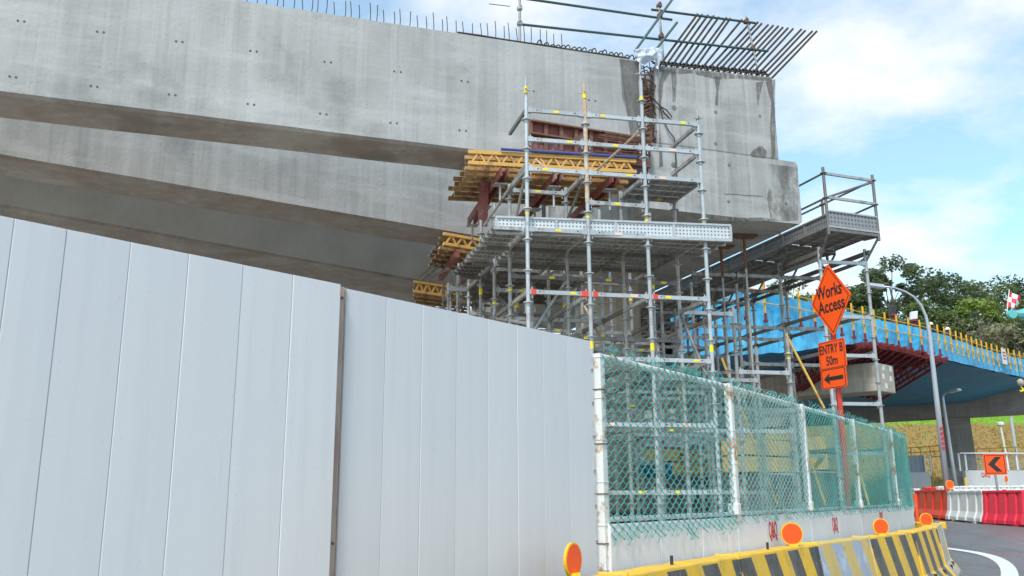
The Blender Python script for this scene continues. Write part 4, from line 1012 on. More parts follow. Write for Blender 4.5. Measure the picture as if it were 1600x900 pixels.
# plant: grey site cabin wall and pipes
cb = thing('site_cabin', 'dim grey site cabin behind the scaffold and fence', 'cabin', (4, 27, .4))
mb = MB()
for i in range(14): mb.abox(-1 + i * .75, -1 + i * .75 + .72, 27, 29.5, .4, 2.75)
mb.build('wall', 'far_panel', cb); mb = MB(); mb.abox(-1.2, 9.7, 26.8, 29.8, 2.76, 2.9); mb.build('roof', 'galv_dark', cb)
for i in range(3):
    mb = MB(); mb.abox(.4 + i * 3, 1.6 + i * 3, 26.96, 26.99, 1.3, 2.2); mb.build('window', 'dark_stuff', cb)
mb = MB(); mb.grid(lambda a, b: PY(990 + 60 * a, 718 + 22 * b + 8 * a, 17.5 + b) + V((0, 0, .08 * noise.noise(V((a * 4, b * 4, 2))))), 10, 8); o = mb.build('blue_tarpaulin', 'tarp'); md = o.modifiers.new('t', 'SOLIDIFY'); md.thickness = .02
tag(o, 'small blue tarpaulin over materials behind the nearest fence bay', 'tarpaulin')
mb = MB(); a = PY(985, 745, 17); mb.abox(a.x - .3, a.x + 2.2, 17, 19, .05, .95); tag(mb.build('pallet_load', 'dark_stuff', bevel=.05), 'dark covered load under the blue tarpaulin', 'load')
for i in range(8):
    u = 985 + i * 16; mb = MB(); p = PY(u, 620, 19.5 + (i % 3)); mb.tube((p.x, p.y, 0.1), (p.x, p.y, 4.2 + (i % 2)), .03, 8)
    
# ================================================================== PLASTIC WATER BARRIERS, CHEVRON
def plastic(label, pa, pb, hgt, m, group):
    d = pb - pa; d.z = 0; l = d.length; d.normalize(); root = thing('plastic_barrier', label, 'barrier', (pa.x, pa.y, min(pa.z, pb.z)), group)
    root.rotation_euler = (0, 0, math.atan2(d.y, d.x)); root['_org'] = (0, 0, 0)
    mb = MB(); x0, x1 = .01, l - .01; ng = 4
    prof = lambda e: [(-.24 + e, .06), (-.24 + e, .16), (-.16 + e, .34), (-.105 + e, hgt - .10), (-.12 + e * .3, hgt - .06), (-.12 + e * .3, hgt), (.12, hgt), (.12, hgt - .06), (.105, hgt - .1), (.16, .34), (.24, .16), (.24, .06)]
    xs = [x0]; es = [0.0]
    for g in range(ng):
        c = x0 + (x1 - x0) * (g + .5) / ng; hw_ = l * .035
        for q, e in ((-hw_ - .02, 0), (-hw_, .045), (hw_, .045), (hw_ + .02, 0)): xs.append(c + q); es.append(e)
    xs.append(x1); es.append(0.0); k = 12
    for x_, e in zip(xs, es):
        for y_, z_ in prof(e): mb.v.append(V((x_, y_, z_)))
    for i in range(len(xs) - 1):
        for j_ in range(k): q = i * k; mb.face([q + j_, q + (j_ + 1) % k, q + k + (j_ + 1) % k, q + k + j_])
    mb.face(list(range(k))[::-1]); mb.face([(len(xs) - 1) * k + j_ for j_ in range(k)])
    mb.build('body', m, root, bevel=.012)
    for x_ in (l * .2, l * .8):
        mb = MB(); mb.abox(x_ - .12, x_ + .12, -.22, .22, 0.0, .062); mb.build('foot', m, root)
    mb = MB(); mb.disc((l * .5, 0, hgt + .01), (0, 0, 1), .05, .03, 12); mb.build('filler_cap', m, root)
    return root
def gp(u, v): return PG(u, v)
xs_ = [(1404, 806), (1438, 808), (1490, 814), (1546, 819), (1610, 824)]
lb = ['white plastic barrier left end of the front row, beside the mesh fence', 'bright red plastic barrier in the front row', 'white plastic barrier between two red ones', 'crimson plastic barrier under the chevron sign at the frame edge']
for i in range(4):
    a, b_ = gp(*xs_[i]), gp(*xs_[i + 1]); hpx = [40, 42, 46, 52][i]
    plastic(lb[i], a, b_, hpx * 1.02 / FPX * (a.y + b_.y) / 2, ['plastic_white', 'plastic_red', 'plastic_white', 'plastic_crimson'][i], 'front row of water barriers')
xs2 = [(1466, 782), (1500, 783), (1540, 784), (1580, 785), (1625, 786)]
for i in range(4):
    a, b_ = [PY(u, v, 36) for u, v in (xs2[i], xs2[i + 1])]; a.z = b_.z = gz(0, 36)
    plastic('white plastic barrier in the rear row, ' + ['left end of it', 'second from the left', 'third from the left', 'at the right frame edge'][i], a, b_, 1.18, 'plastic_white', 'rear row of water barriers')
for n_i, (u, y_) in enumerate(((1445, 39), (1472, 40), (1497, 38))):
    a = PY(u, 790, y_); b_ = PY(u + 22, 790, y_); a.z = b_.z = gz(0, 40)
    plastic('low red plastic barrier behind the front row, ' + ['left of the lamp post', 'at the lamp post base', 'right of the lamp post'][n_i], a, b_, 1.17, 'plastic_red', 'low red barriers by the lamp post')
# red barriers seen through the mesh
for n_i, (u, y_) in enumerate(((1066, 16), (1150, 15.5), (995, 17))):
    a = PY(u, 790, y_); b_ = PY(u + 40, 790, y_ + .6); a.z = b_.z = 0.02
    plastic('red plastic barrier behind the ' + ['nearest fence bay', 'second fence bay', 'nearest fence bay close to its left post'][n_i], a, b_, .85, 'plastic_crimson', 'red barriers inside the site')
cs = PY(1554.5, 725.5, 27.2); cg = thing('chevron_sign', 'square orange sign with black left chevron above crimson barrier', 'sign', (cs.x, cs.y, gz(0, 27)))
yawc = R_(-18); cx_ = V((math.cos(yawc), math.sin(yawc), 0)); cn_ = V((math.sin(yawc), -math.cos(yawc), 0))
def cpr(prof, off, th, nm, m_): mb = MB(); mb.prism(prof, cs + cn_ * off, cx_, up, cn_ * th); return mb.build(nm, m_, cg)
cpr([(-.30, -.31), (.30, -.31), (.30, .31), (-.30, .31)], 0, .02, 'plate', 'orange')
for bx in ((-.27, .27, .25, .27), (-.27, .27, -.27, -.25), (-.27, -.25, -.25, .25), (.25, .27, -.25, .25)): cpr([(bx[0], bx[2]), (bx[1], bx[2]), (bx[1], bx[3]), (bx[0], bx[3])], .02, .002, 'border', 'black_paint')
cpr([(-.19, 0), (.02, .22), (.19, .22), (-.01, 0), (.19, -.22), (.02, -.22)], .02, .003, 'chevron', 'black_paint')
mb = MB(); mb.tube((cs.x, cs.y, gz(0, 27)), (cs.x - .02, cs.y + .03, cs.z + .2), .035, 8); mb.build('post', 'galv', cg)
reflector(1484, 757, .14, 30, 0, 'orange reflector disc above the bright red plastic barrier', gz(0, 30) + .8, 'far orange discs', .1)
reflector(1572, 748, .13, 36.5, .6, 'small orange reflector disc right of the chevron sign', gz(0, 36) + .75, 'far orange discs', .1)
def cone(u, v, y, label, s=1):
    p = PY(u, v, y); z0 = gz(p.x, y); root = thing('traffic_cone', label, 'cone', (p.x, y, z0))
    mb = MB(); mb.path([(p.x, y, z0 + .04), (p.x, y, z0 + .35), (p.x, y, z0 + .75 * s)], [.17, .10, .03], 12); mb.build('body', 'orange', root)
    mb = MB(); mb.abox(p.x - .2, p.x + .2, y - .2, y + .2, z0 + .003, z0 + .045); mb.build('base', 'dark_stuff', root)
cone(1538, 755, 42, 'orange traffic cone behind the rear white barriers', 1.6)
def delin(u, v0, v1, y, m, label):
    a = PY(u, v0, y); b_ = PY(u - 3, v1, y); mb = MB(); mb.tube(V((a.x, a.y, gz(0, y))), b_, .045, 8); mb.tube(V((a.x, a.y, gz(0, y))), V((a.x, a.y, gz(0, y) + .06)), .12, 10); tag(mb.build('delineator', m), label, 'delineator')
delin(1432, 800, 772, 22, 'orange', 'thin orange and yellow delineator left of the bright red barrier')
delin(1511, 775, 746, 40, 'yellow_rim', 'thin yellow delineator right of the lamp post')
# concrete block barrier at bend behind
mb = MB(); p = PG(1428, 826); mb.abox(p.x - .35, p.x + .9, p.y, p.y + .5, 0, .55); tag(mb.build('kerb_block', 'jersey_yellow', bevel=.03), 'short yellow concrete block behind the barrier bend', 'block')

# ================================================================== FAR SITE: hoarding, wall, lamps, railing
def farbox(name, u0, u1, v0, v1, y, th, m, root, y1=None):
    y1 = y if y1 is None else y1
    a = PY(u0, v1, y); b_ = PY(u1, v1, y1); zt = PY(u0, v0, y).z; zt1 = PY(u1, v0, y1).z
    mb = MB(); mb.hexa([a, b_, b_ + V((0, th, 0)), a + V((0, th, 0)), V((a.x, a.y, zt)), V((b_.x, b_.y, zt1)), V((b_.x, b_.y + th, zt1)), V((a.x, a.y + th, zt))]); return mb.build(name, m, root)
fw_ = thing('far_wall', 'low pale wall with mesh fence on top, left of lamp posts', 'wall', PY(1430, 770, 48))
farbox('wall_panel', 1395, 1457, 738, 772, 48, .3, 'far_wall', fw_)
for i in range(7): farbox('sheet', 1396 + i * 7.2, 1396 + i * 7.2 + 6.9, 713 - i * .3, 738, 48.1, .06, 'far_panel', fw_)
for u in (1446, 1455): farbox('post', u, u + 2, 710, 738, 48, .08, 'white_paint', fw_)
fw2 = thing('far_wall', 'long low pale wall with framed mesh fence behind the chevron sign', 'wall', PY(1560, 770, 47))
farbox('wall_panel', 1513, 1640, 735, 775, 47, .3, 'far_wall', fw2)
for u in (1500, 1510, 1575, 1590): farbox('post', u, u + 2.2, 708, 736, 47, .08, 'white_paint', fw2)
farbox('top_rail', 1500, 1640, 707, 708.8, 46.9, .06, 'white_paint', fw2)
farbox('plinth', 1486, 1513, 731, 772, 50, .3, 'concrete_dark', fw2)
a, b_ = PY(1502, 735, 47), PY(1640, 735, 47); a2_, b2_ = V((a.x, a.y, 1)), V((b_.x, b_.y, 1)); zt = PY(1502, 708, 47).z
mb = MB(); 
for i in range(60):
    k = i / 59; mb.tube(V((a.x + (b_.x - a.x) * k, 47.02, a.z)), V((a.x + (b_.x - a.x) * k, 47.02, zt)), .008, 3)
    if i % 6 == 0: mb.tube(V((a.x, 47.03, a.z + (zt - a.z) * k)), V((b_.x, 47.03, a.z + (zt - a.z) * k)), .008, 3)
o = mb.build('wire_mesh', 'galv', fw2); o['kind'] = 'stuff'
text('Q&Q', .30, 'red_ink', fw2, Matrix.Translation(PY(1540, 742, 46.98)) @ Matrix.Rotation(math.pi / 2, 4, 'X'), sx=.7)
for n_i, (u0, u1, y_) in enumerate(((1458, 1475, 44), (1488, 1508, 44), (1551, 1565, 45), (1594, 1610, 45), (1470, 1486, 43))):
    a = PY(u0, 770, y_); b_ = PY(u1, 770, y_); z0 = gz(0, y_)
    mb = MB(); mb.prism([(0, 0), (b_.x - a.x, 0), (b_.x - a.x - .1, .62), (.1, .62)], V((a.x, y_, z0 + .0)), V((1, 0, 0)), V((0, 0, 1)), V((0, .5, 0)))
    tag(mb.build('rubber_block', 'dark_stuff', bevel=.05), 'black rubber block in the far site, ' + ['left of the tall lamp post', 'right of the tall lamp post', 'just below the chevron sign', 'at the right frame edge', 'hard against the tall lamp post'][n_i], 'block', 'black rubber blocks')
# yellow railing at hill foot
for n_i, (u0, u1) in enumerate(((1388, 1478), (1520, 1640))):
    yr = 62; a = PY(u0, 702, yr); b_ = PY(u1, 696, yr); rl = thing('yellow_railing', 'yellow tube railing at the hill foot, ' + ('left' if n_i == 0 else 'right') + ' of the dark pier', 'railing', (a.x, yr, gz(0, yr)))
    for k in (0, .22, .44):
        mb = MB(); mb.tube(a - V((0, 0, k * 1.6)), b_ - V((0, 0, k * 1.6)), .03, 6); mb.build('rail', 'yellow_paint', rl)
    for k in range(6):
        p = a.lerp(b_, (k + .3) / 6); mb = MB(); mb.tube(V((p.x, yr, gz(0, yr))), p, .035, 6); mb.build('post', 'yellow_paint', rl)
def lamp(label, base, kn, top, tip, y, r0, r1, arc=10, pts=None):
    b_ = PY(*base, y); b_.z = gz(0, y); k = PY(*kn, y); e = PY(*tip, y - .6); tp = PY(*top, y)
    root = thing('street_lamp', label, 'street lamp', b_, 'street lamps')
    ctrl = [b_, b_.lerp(k, .5), k]
    c1 = PY(top[0] + (kn[0] - top[0]) * .93, top[1] + (kn[1] - top[1]) * .08, y)
    for i in range(1, arc + 1):
        q = i / arc; ctrl.append(k * (1 - q) ** 2 + c1 * 2 * q * (1 - q) + e * q * q)
    rad = [r0, (r0 + r1) / 2 * 1.05, r1 * 1.15] + [r1 * (1 - .35 * i / arc) for i in range(1, arc + 1)]
    if pts:
        ctrl = [b_] + [PY(*q, y) for q in pts]; nn_ = len(ctrl); rad = [r0 + (r1 - r0) * min(1, i / 3) * (1 if i < 4 else 1 + .06 * (i - 3)) for i in range(nn_)]
    mb = MB(); mb.path(ctrl, rad, 12); mb.build('pole', 'lamp_grey', root, sm=True)
    d = (ctrl[-1] - ctrl[-2]).normalized(); h = ctrl[-1]; sd_ = d.cross(up).normalized()
    mb = MB(); mb.hexa([h + d * x_ + sd_ * y_ + V((0, 0, z_)) for x_, y_, z_ in ((-.15, -.12, -.07), (.55, -.13, -.07), (.55, .13, -.07), (-.15, .12, -.07), (-.1, -.07, .07), (.5, -.09, .05), (.5, .09, .05), (-.1, .07, .07))]); mb.build('lamp_head', 'lamp_grey', root, bevel=.02)
    mb = MB(); mb.box(h + d * .2 + V((0, 0, -.078)), d * .28, sd_ * .09, V((0, 0, .006))); mb.build('lens', 'white_paint', root)
    mb = MB(); mb.tube(b_, b_ + V((0, 0, .08)), r0 * 1.8, 10); mb.build('base_plate', 'lamp_grey', root)
    return root, b_, k
lr, lb_, lk = lamp('tall grey street lamp with long curved arm beside the plastic barriers', (1483, 790), (1447, 500), (1425, 448), (1372, 447), 31, .105, .05, 10, [(1463, 620), (1452, 520), (1447, 495), (1439, 477), (1428, 464), (1415, 456), (1398, 450), (1376, 447)])
mb = MB(); 
for q in (.36, .385, .41, .435, .46):
    p = lb_.lerp(PY(1463, 620, 31), q * 1.6); mb.box(p + V((0, -.105, 0)), (.05, 0, .012), (0, .012, 0), (0, 0, .045))
mb.build('marking', 'red_ink', lr)
lamp('shorter thin street lamp just right of the tall one', (1496, 770), (1473, 622), (1473, 613), (1487, 611), 45, .10, .06, 6)
lamp('thin grey lamp pole on the hill to the right of the pier', (1592, 735), (1580, 655), (1578, 640), (1570, 636), 70, .13, .1, 5)
p = PY(1563, 664, 66); lp = thing('flood_light', 'small white post light on the dry hillside', 'light', (p.x, 66, hz_(p.x, 66)))
mb = MB(); mb.tube((p.x + .3, 66, hz_(p.x, 66)), p, .07, 8); mb.build('pole', 'white_paint', lp); mb = MB(); mb.box(p + V((0, 0, .1)), (.2, 0, 0), (0, .2, 0), (0, 0, .13)); mb.build('head', 'white_paint', lp, bevel=.05)

# ================================================================== FAR BEAM AND PIER under the blue deck
fb = thing('far_pier', 'dark grey pier and crossbeam in front of the grassy hill', 'pier', PY(1500, 740, 55))
a = PY(850, 686, 68); b_ = PY(1680, 641, 52); zb0, zb1 = a.z, b_.z
mb = MB(); h = 1.9; th = V((.4, 1.8, 0))
mb.hexa([a, b_, b_ + th, a + th] + [q + V((0, 0, h)) for q in (a, b_, b_ + th, a + th)]); mb.build('crossbeam', 'concrete_dark', fb)
p0, p1 = PY(1481, 654, 55.4), PY(1516, 652, 55.1); mb = MB(); mb.hexa([V((p0.x, p0.y, gz(0, 55))), V((p1.x + .1, p1.y, gz(0, 55))), V((p1.x + .2, p1.y + 1.6, gz(0, 55))), V((p0.x + .1, p0.y + 1.6, gz(0, 55))), p0 + V((0, 0, .3)), p1 + V((0, 0, .3)), p1 + V((.1, 1.6, .3)), p0 + V((.1, 1.6, .3))]); mb.build('shaft', 'concrete_dark', fb, bevel=.05)

# ================================================================== BLUE-SHEETED VIADUCT
ZR = PY(1368, 489, 38).z
tops_ = [(1040, 425), (1147, 440), (1226, 453), (1300, 471), (1368, 489.5), (1453, 509), (1536, 538), (1596, 554), (1700, 585)]
bots_ = [(1020, 560), (1110, 556), (1215, 550), (1300, 540), (1368, 540), (1456, 560), (1536, 579), (1596, 592), (1700, 614)]
TP = [PZ(u, v, ZR) for u, v in tops_]
def curve(pts, k):
    k = max(0, min(.99999, k)) * (len(pts) - 1); i = int(k); f = k - i
    g = lambda j: pts[max(0, min(len(pts) - 1, j))]
    p0, p1, p2, p3 = g(i - 1), g(i), g(i + 1), g(i + 2)
    return 0.5 * ((2 * p1) + (p2 - p0) * f + (2 * p0 - 5 * p1 + 4 * p2 - p3) * f * f + (3 * p1 - p0 - 3 * p2 + p3) * f ** 3)
BT = [V((p.x, p.y, PY(u, v, p.y).z)) for p, (u, v) in zip(TP, bots_)]
BT[0].z = max(BT[0].z, 5.8)
vd = thing('blue_viaduct', 'far viaduct deck under construction wrapped in bright blue tarpaulin', 'viaduct', (TP[4].x, TP[4].y, 0))
def npl_(k):
    d = curve(TP, k + .01) - curve(TP, k - .01); return V((-d.y, d.x, 0)).normalized()
def tarp_fn(a, b):
    t_ = curve(TP, a) + V((0, 0, -.28)); bt = curve(BT, a); p = t_.lerp(bt, b); n = npl_(a)
    bil = .14 * noise.noise(V((a * 45, b * .9, 1))) + 0.12 * noise.noise(V((a * 110 + b * 2.5, b * .8, 4))) + .02 * noise.noise(V((a * 260 - b * 4, b * 1.5, 7)))
    return p - n * (.05 + .16 * b + bil * (1 - .6 * (b > .99))) + V((0, 0, .04 * noise.noise(V((a * 40, 3, 2))) * (1 if b > .95 or b < .05 else .3)))
mb = MB(); mb.grid(tarp_fn, 220, 14); mb.build('tarpaulin', 'tarp', vd, sm=True)
def deck_fn(a, b):                                # deck underside
    p = curve(BT, a); n = npl_(a); dz = -.02 - .95 * smooth(0, .35, b)
    return V((p.x, p.y, 0)) + n * (14 * b - .12) + V((0, 0, curve(BT, a).z * (1 - min(1, b * 3)) + 7.75 * min(1, b * 3) + dz + .10 * noise.noise(V((a * 40, b * 12, 0)))))
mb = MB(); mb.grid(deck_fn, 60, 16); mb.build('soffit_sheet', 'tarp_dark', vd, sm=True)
mb = MB(); mb.grid(lambda a, b: curve(TP, a) + npl_(a) * (.3 + 13.5 * b) + V((0, 0, -1.25)), 40, 2); o = mb.build('deck', 'concrete_dark', vd)
# posts, rails
mb = MB(); mb.abox(-.027, .027, -.03, .03, -1.15, .0); me_y = mb.mesh('post', 'yellow_paint')
mb = MB(); mb.abox(-.033, .033, -.037, .033, -1.40, -1.152); mb.abox(-.06, .06, -.07, .07, -1.5, -1.402); me_rs = mb.mesh('post_shoe', 'red_formwork')
cum = [0.0]; K = 400
for i in range(K): cum.append(cum[-1] + (curve(TP, (i + 1) / K) - curve(TP, i / K)).length)
def at_len(s):
    for i in range(K):
        if cum[i + 1] >= s: return (i + (s - cum[i]) / (cum[i + 1] - cum[i])) / K
    return 1.0
s_ = .4
while s_ < cum[-1] - .3:
    k = at_len(s_); p = curve(TP, k); n = npl_(k)
    o = inst('post', me_y, vd, frame(p - n * .34, V((n.y, -n.x, 0))))
    if p.x < 20: sub('post_shoe', me_rs, o, frame(p - n * .34, V((n.y, -n.x, 0))), vd)
    s_ += .98 if p.x < 18.5 else .78
for h in (-.30, -.78):
    mb = MB(); mb.path([curve(TP, i / 120) - npl_(i / 120) * .385 + V((0, 0, h)) for i in range(121)], .02, 6); mb.build('rail', 'yellow_paint', vd)
# red bracket frames below, individually
k0 = .42; k1 = .632; nb_ = 15
for i in range(nb_):
    k = k0 + (k1 - k0) * i / (nb_ - 1); p = curve(BT, k); n = npl_(k); mb = MB()
    o_ = p - n * .5 + V((0, 0, -.02)); i_ = p + n * 3.2 + V((0, 0, -.35)); l_ = p + n * 2.9 + V((0, 0, -1.7))
    mb.bar(o_, i_, .09, .14); mb.bar(o_ + V((0, 0, -.05)), l_, .07, .10); mb.bar(i_, l_, .07, .1)
    for f in (.3, .55, .8): mb.bar(o_.lerp(i_, f), o_.lerp(l_, f), .05, .06); mb.bar(o_.lerp(i_, f), o_.lerp(l_, min(1, f + .22)), .04, .05)
    mb.build('bracket', 'red_formwork', vd)
for f in (.05, .45, .85):
    mb = MB(); mb.path([curve(BT, k0 + (k1 - k0) * i / 10) + npl_(k0 + (k1 - k0) * i / 10) * (3.2 * f - .4) + V((0, 0, -.10 - 1.2 * f)) for i in range(11)], .05, 6); mb.build('tie_rail', 'red_formwork', vd)
# crosshead of that viaduct, pale concrete with patched end
xh = thing('far_crosshead', 'pale beige concrete crosshead with patched end under the red brackets', 'crosshead', PY(1300, 640, 39))
a0 = PY(900, 632, 46); a1 = PY(1372, 611, 37.5); a2_ = PY(1400, 613, 38.6); za1 = PY(1372, 566, 37.5).z
a1.z = a2_.z = a0.z = a1.z; a3 = a2_ + (a0 - a1)
mb = MB(); mb.hexa([a0, a1, a2_, a3] + [V((q.x, q.y, za1)) for q in (a0, a1, a2_, a3)]); mb.build('block', 'concrete_pale', xh, bevel=.04)
for i, (u, v) in enumerate(((1380, 575), (1391, 577), (1380, 588), (1392, 592), (1385, 603))):
    n = V(((a2_ - a1).y, -(a2_ - a1).x, 0)).normalized(); q = PP(u, v, a1, n); e = (a2_ - a1).normalized()
    mb = MB(); mb.box(q + n * .006, e * .10, n * .004, V((0, 0, .11))); mb.build('patch', 'white_paint', xh)
mb = MB(); c = a0.lerp(a1, .45) + (a2_ - a1) * .5; mb.prism([(-.8, -.7), (.8, -.7), (.8, .7), (-.8, .7)], V((c.x, c.y + .6, .3)), V((1, 0, 0)), V((0, 1, 0)), V((0, 0, a1.z - .3))); mb.build('shaft', 'concrete_dark', xh)
# notice on the railing
def notice(u, v, w_, h_, label, y_off=.0):
    best = min((i / 400 for i in range(401)), key=lambda k: abs((lambda d: 800 + FPX * d.x / -d.z)(M3.transposed() @ (curve(TP, k) - EYE)) - u))
    n = npl_(best); q = PP(u, v, curve(TP, best) - n * .45, n); e = V((n.y, -n.x, 0)); root = thing('notice_board', label, 'notice', q)
    mb = MB(); mb.box(q, e * w_, n * .01, V((0, 0, h_))); mb.build('board', 'white_paint', root)
    for k in (.5, .1, -.3): mb = MB(); mb.box(q - n * .012 + V((0, 0, h_ * k)), e * w_ * .7, n * .002, V((0, 0, h_ * .1))); mb.build('print', 'red_ink', root)
notice(1569, 557, .28, .42, 'white notice with red print tied to the yellow railing')
# small site lights and workers on the deck
def deckpt(u, v, dep=.8):
    best = min((i / 400 for i in range(401)), key=lambda k: abs((lambda d: 800 + FPX * d.x / -d.z)(M3.transposed() @ (curve(TP, k) - EYE)) - u))
    return PP(u, v, curve(TP, best) + npl_(best) * dep, npl_(best))
for u, v, m_, lab in ((1395, 489, 'dark_stuff', 'dark site lamp on a red jack above the blue deck'), (1428, 498, 'white_paint', 'white site lamp on a red jack above the blue deck')):
    p = deckpt(u, v); root = thing('site_lamp', lab, 'light', (p.x, p.y, p.z - 1.6))
    mb = MB(); mb.tube(p + V((0, 0, -1.9)), p + V((0, 0, -.05)), .10, 8); mb.disc(p + V((0, 0, -.1)), (0, 0, 1), .2, .1, 8); mb.build('jack', 'red_formwork', root)
    mb = MB(); mb.box(p + V((0, 0, .15)), (.16, 0, .02), (0, .12, 0), (.03, 0, .2)); mb.build('head', m_, root, bevel=.03)
def person(p, label, yaw, lean, mtop):
    root = thing('person', label, 'person', p - V((0, 0, 1.65)))
    j = {'pel': (0, 0, .95), 'sp': (.02, 0, 1.15), 'ch': (.06 * lean + .02, 0, 1.36), 'nk': (.12 * lean, 0, 1.48), 'hd': (.16 * lean, 0, 1.60), 'ht': (.18 * lean, 0, 1.72),
         'sl': (.06 * lean, .18, 1.42), 'el': (.16 * lean, .24, 1.16), 'hl': (.38, .18, 1.05), 'sr': (.06 * lean, -.18, 1.42), 'er': (.18 * lean, -.25, 1.18), 'hr': (.40, -.16, 1.10),
         'kl': (.05, .1, .5), 'fl': (0, .11, .06), 'tl': (.2, .12, .04), 'kr': (-.03, -.1, .5), 'fr': (-.1, -.11, .06), 'tr': (.1, -.12, .04)}
    rad = {'pel': .15, 'sp': .14, 'ch': .16, 'nk': .06, 'hd': .10, 'ht': .085, 'sl': .075, 'el': .05, 'hl': .042, 'sr': .075, 'er': .05, 'hr': .042, 'kl': .07, 'fl': .05, 'tl': .045, 'kr': .07, 'fr': .05, 'tr': .045}
    ed = [('pel', 'sp'), ('sp', 'ch'), ('ch', 'nk'), ('nk', 'hd'), ('hd', 'ht'), ('ch', 'sl'), ('sl', 'el'), ('el', 'hl'), ('ch', 'sr'), ('sr', 'er'), ('er', 'hr'), ('pel', 'kl'), ('kl', 'fl'), ('fl', 'tl'), ('pel', 'kr'), ('kr', 'fr'), ('fr', 'tr')]
    ks = list(j); me = bpy.data.meshes.new('body'); me.from_pydata([j[k] for k in ks], [(ks.index(a), ks.index(b)) for a, b in ed], [])
    o = bpy.data.objects.new('body', me); COL.objects.link(o); o.parent = root; o.rotation_euler = (0, 0, yaw)
    md = o.modifiers.new('skin', 'SKIN'); 
    for i, k in enumerate(ks): me.skin_vertices[0].data[i].radius = (rad[k], rad[k])
    me.skin_vertices[0].data[0].use_root = True
    o.modifiers.new('sub', 'SUBSURF').levels = 2; o.modifiers['sub'].render_levels = 2; me.materials.append(MT[mtop])
    mb = MB(); h = V(j['hd']) 
    mb.path([h + V((0, 0, .02)), h + V((0, 0, .06)), h + V((0, 0, .13)), h + V((0, 0, .17))], [.135, .125, .09, .02], 14); ho = mb.build('hard_hat', 'white_paint', None); ho.parent = root; ho.rotation_euler = (0, 0, yaw)
    mb = MB(); mb.path([h + V((.09, 0, -.09)), h + V((.102, 0, -.03)), h + V((.10, 0, .02))], [.05, .07, .06], 10); fo = mb.build('face', 'skin', None); fo.parent = root; fo.rotation_euler = (0, 0, yaw)
person(deckpt(1458, 507), 'worker in dark jacket and white helmet behind the yellow railing', R_(200), 1.0, 'cloth_dark')
person(deckpt(1474, 514), 'worker in dark clothes bending over beside the other on the deck', R_(20), 1.8, 'cloth_dark')
# round prohibition board far left on deck
p = deckpt(1177, 446); pb_ = thing('round_board', 'small round white board with red rim seen through the scaffold', 'sign', p - V((0, 0, 1)))
mb = MB(); mb.disc(p, (0, 1, 0), .46, .03, 24); mb.build('rim', 'red_ink', pb_); mb = MB(); mb.disc(p, (0, 1, 0), .34, .045, 24); mb.build('face', 'white_paint', pb_); mb = MB(); mb.tube(p - V((0, 0, 1.8)), p - V((0, 0, .46)), .04, 8); mb.build('post', 'galv', pb_)

# ---- crane jib tip, flag and hook
cj = PY(1606, 492, 44); cr_ = thing('crane_jib', 'teal crane jib tip reaching in at the right frame edge', 'crane', cj)
mb = MB(); pts = [PY(1572, 487, 44), PY(1578, 484, 44), PY(1588, 489, 44), PY(1600, 482, 44), PY(1640, 470, 44)]
mb.path([PY(1574, 489, 44), PY(1582, 489, 44), PY(1592, 491, 44), PY(1604, 490, 44), PY(1660, 482, 44), PY(1760, 465, 44)], [.10, .14, .22, .30, .34, .36], 8); mb.build('jib_head', 'teal', cr_)
mb = MB(); mb.disc(PY(1581, 491, 43.8), (0, 1, 0), .22, .2, 16); mb.build('sheave', 'teal', cr_)
mb = MB(); q0_ = PY(1580, 494, 43.8); q1_ = V((q0_.x, q0_.y, PY(1589, 592, 43.8).z)); mb.tube(q0_, q1_, .018, 6); mb.build('rope', 'dark_stuff', cr_)
hk = thing('crane_hook', 'cream hook block hanging from the crane below the blue deck edge', 'hook', q1_ - V((0, 0, .6)))
mb = MB(); mb.path([q1_, q1_ - V((0, 0, .08)), q1_ - V((0, 0, .25)), q1_ - V((0, 0, .36))], [.05, .15, .16, .08], 12); mb.build('ball', 'concrete_pale', hk, sm=True)
mb = MB(); mb.path([q1_ + V((0, 0, -.34)), q1_ + V((0, 0, -.42)), q1_ + V((.08, 0, -.5)), q1_ + V((.05, 0, -.6)), q1_ + V((-.05, 0, -.62)), q1_ + V((-.10, 0, -.55))], [.035, .035, .045, .05, .04, .02], 8); mb.build('hook', 'sticker_yellow', hk)
fl = thing('checkered_flag', 'red and white checkered flag above the teal crane jib', 'flag', PY(1580, 486, 44))
fA, fB, fC, fD = [V(q) for q in ((1577, 453), (1595, 466), (1588, 486), (1574, 478))]
def flf(a, b):
    q = fA.lerp(fB, a).lerp(fD.lerp(fC, a), b); return PY(q[0], q[1], 44) + V((0, .10 * math.sin(a * 6 + b * 2), 0))
for i in range(3):
    for k in range(3):
        mb = MB(); mb.grid(lambda a, b: flf((i + a) / 3, (k + b) / 3), 4, 4); o = mb.build('square', 'red_ink' if (i + k) % 2 == 0 else 'white_paint', fl); md = o.modifiers.new('t', 'SOLIDIFY'); md.thickness = .01
mb = MB(); mb.tube(PY(1577, 452, 44), PY(1573, 492, 44), .025, 6); mb.build('staff', 'white_paint', fl)

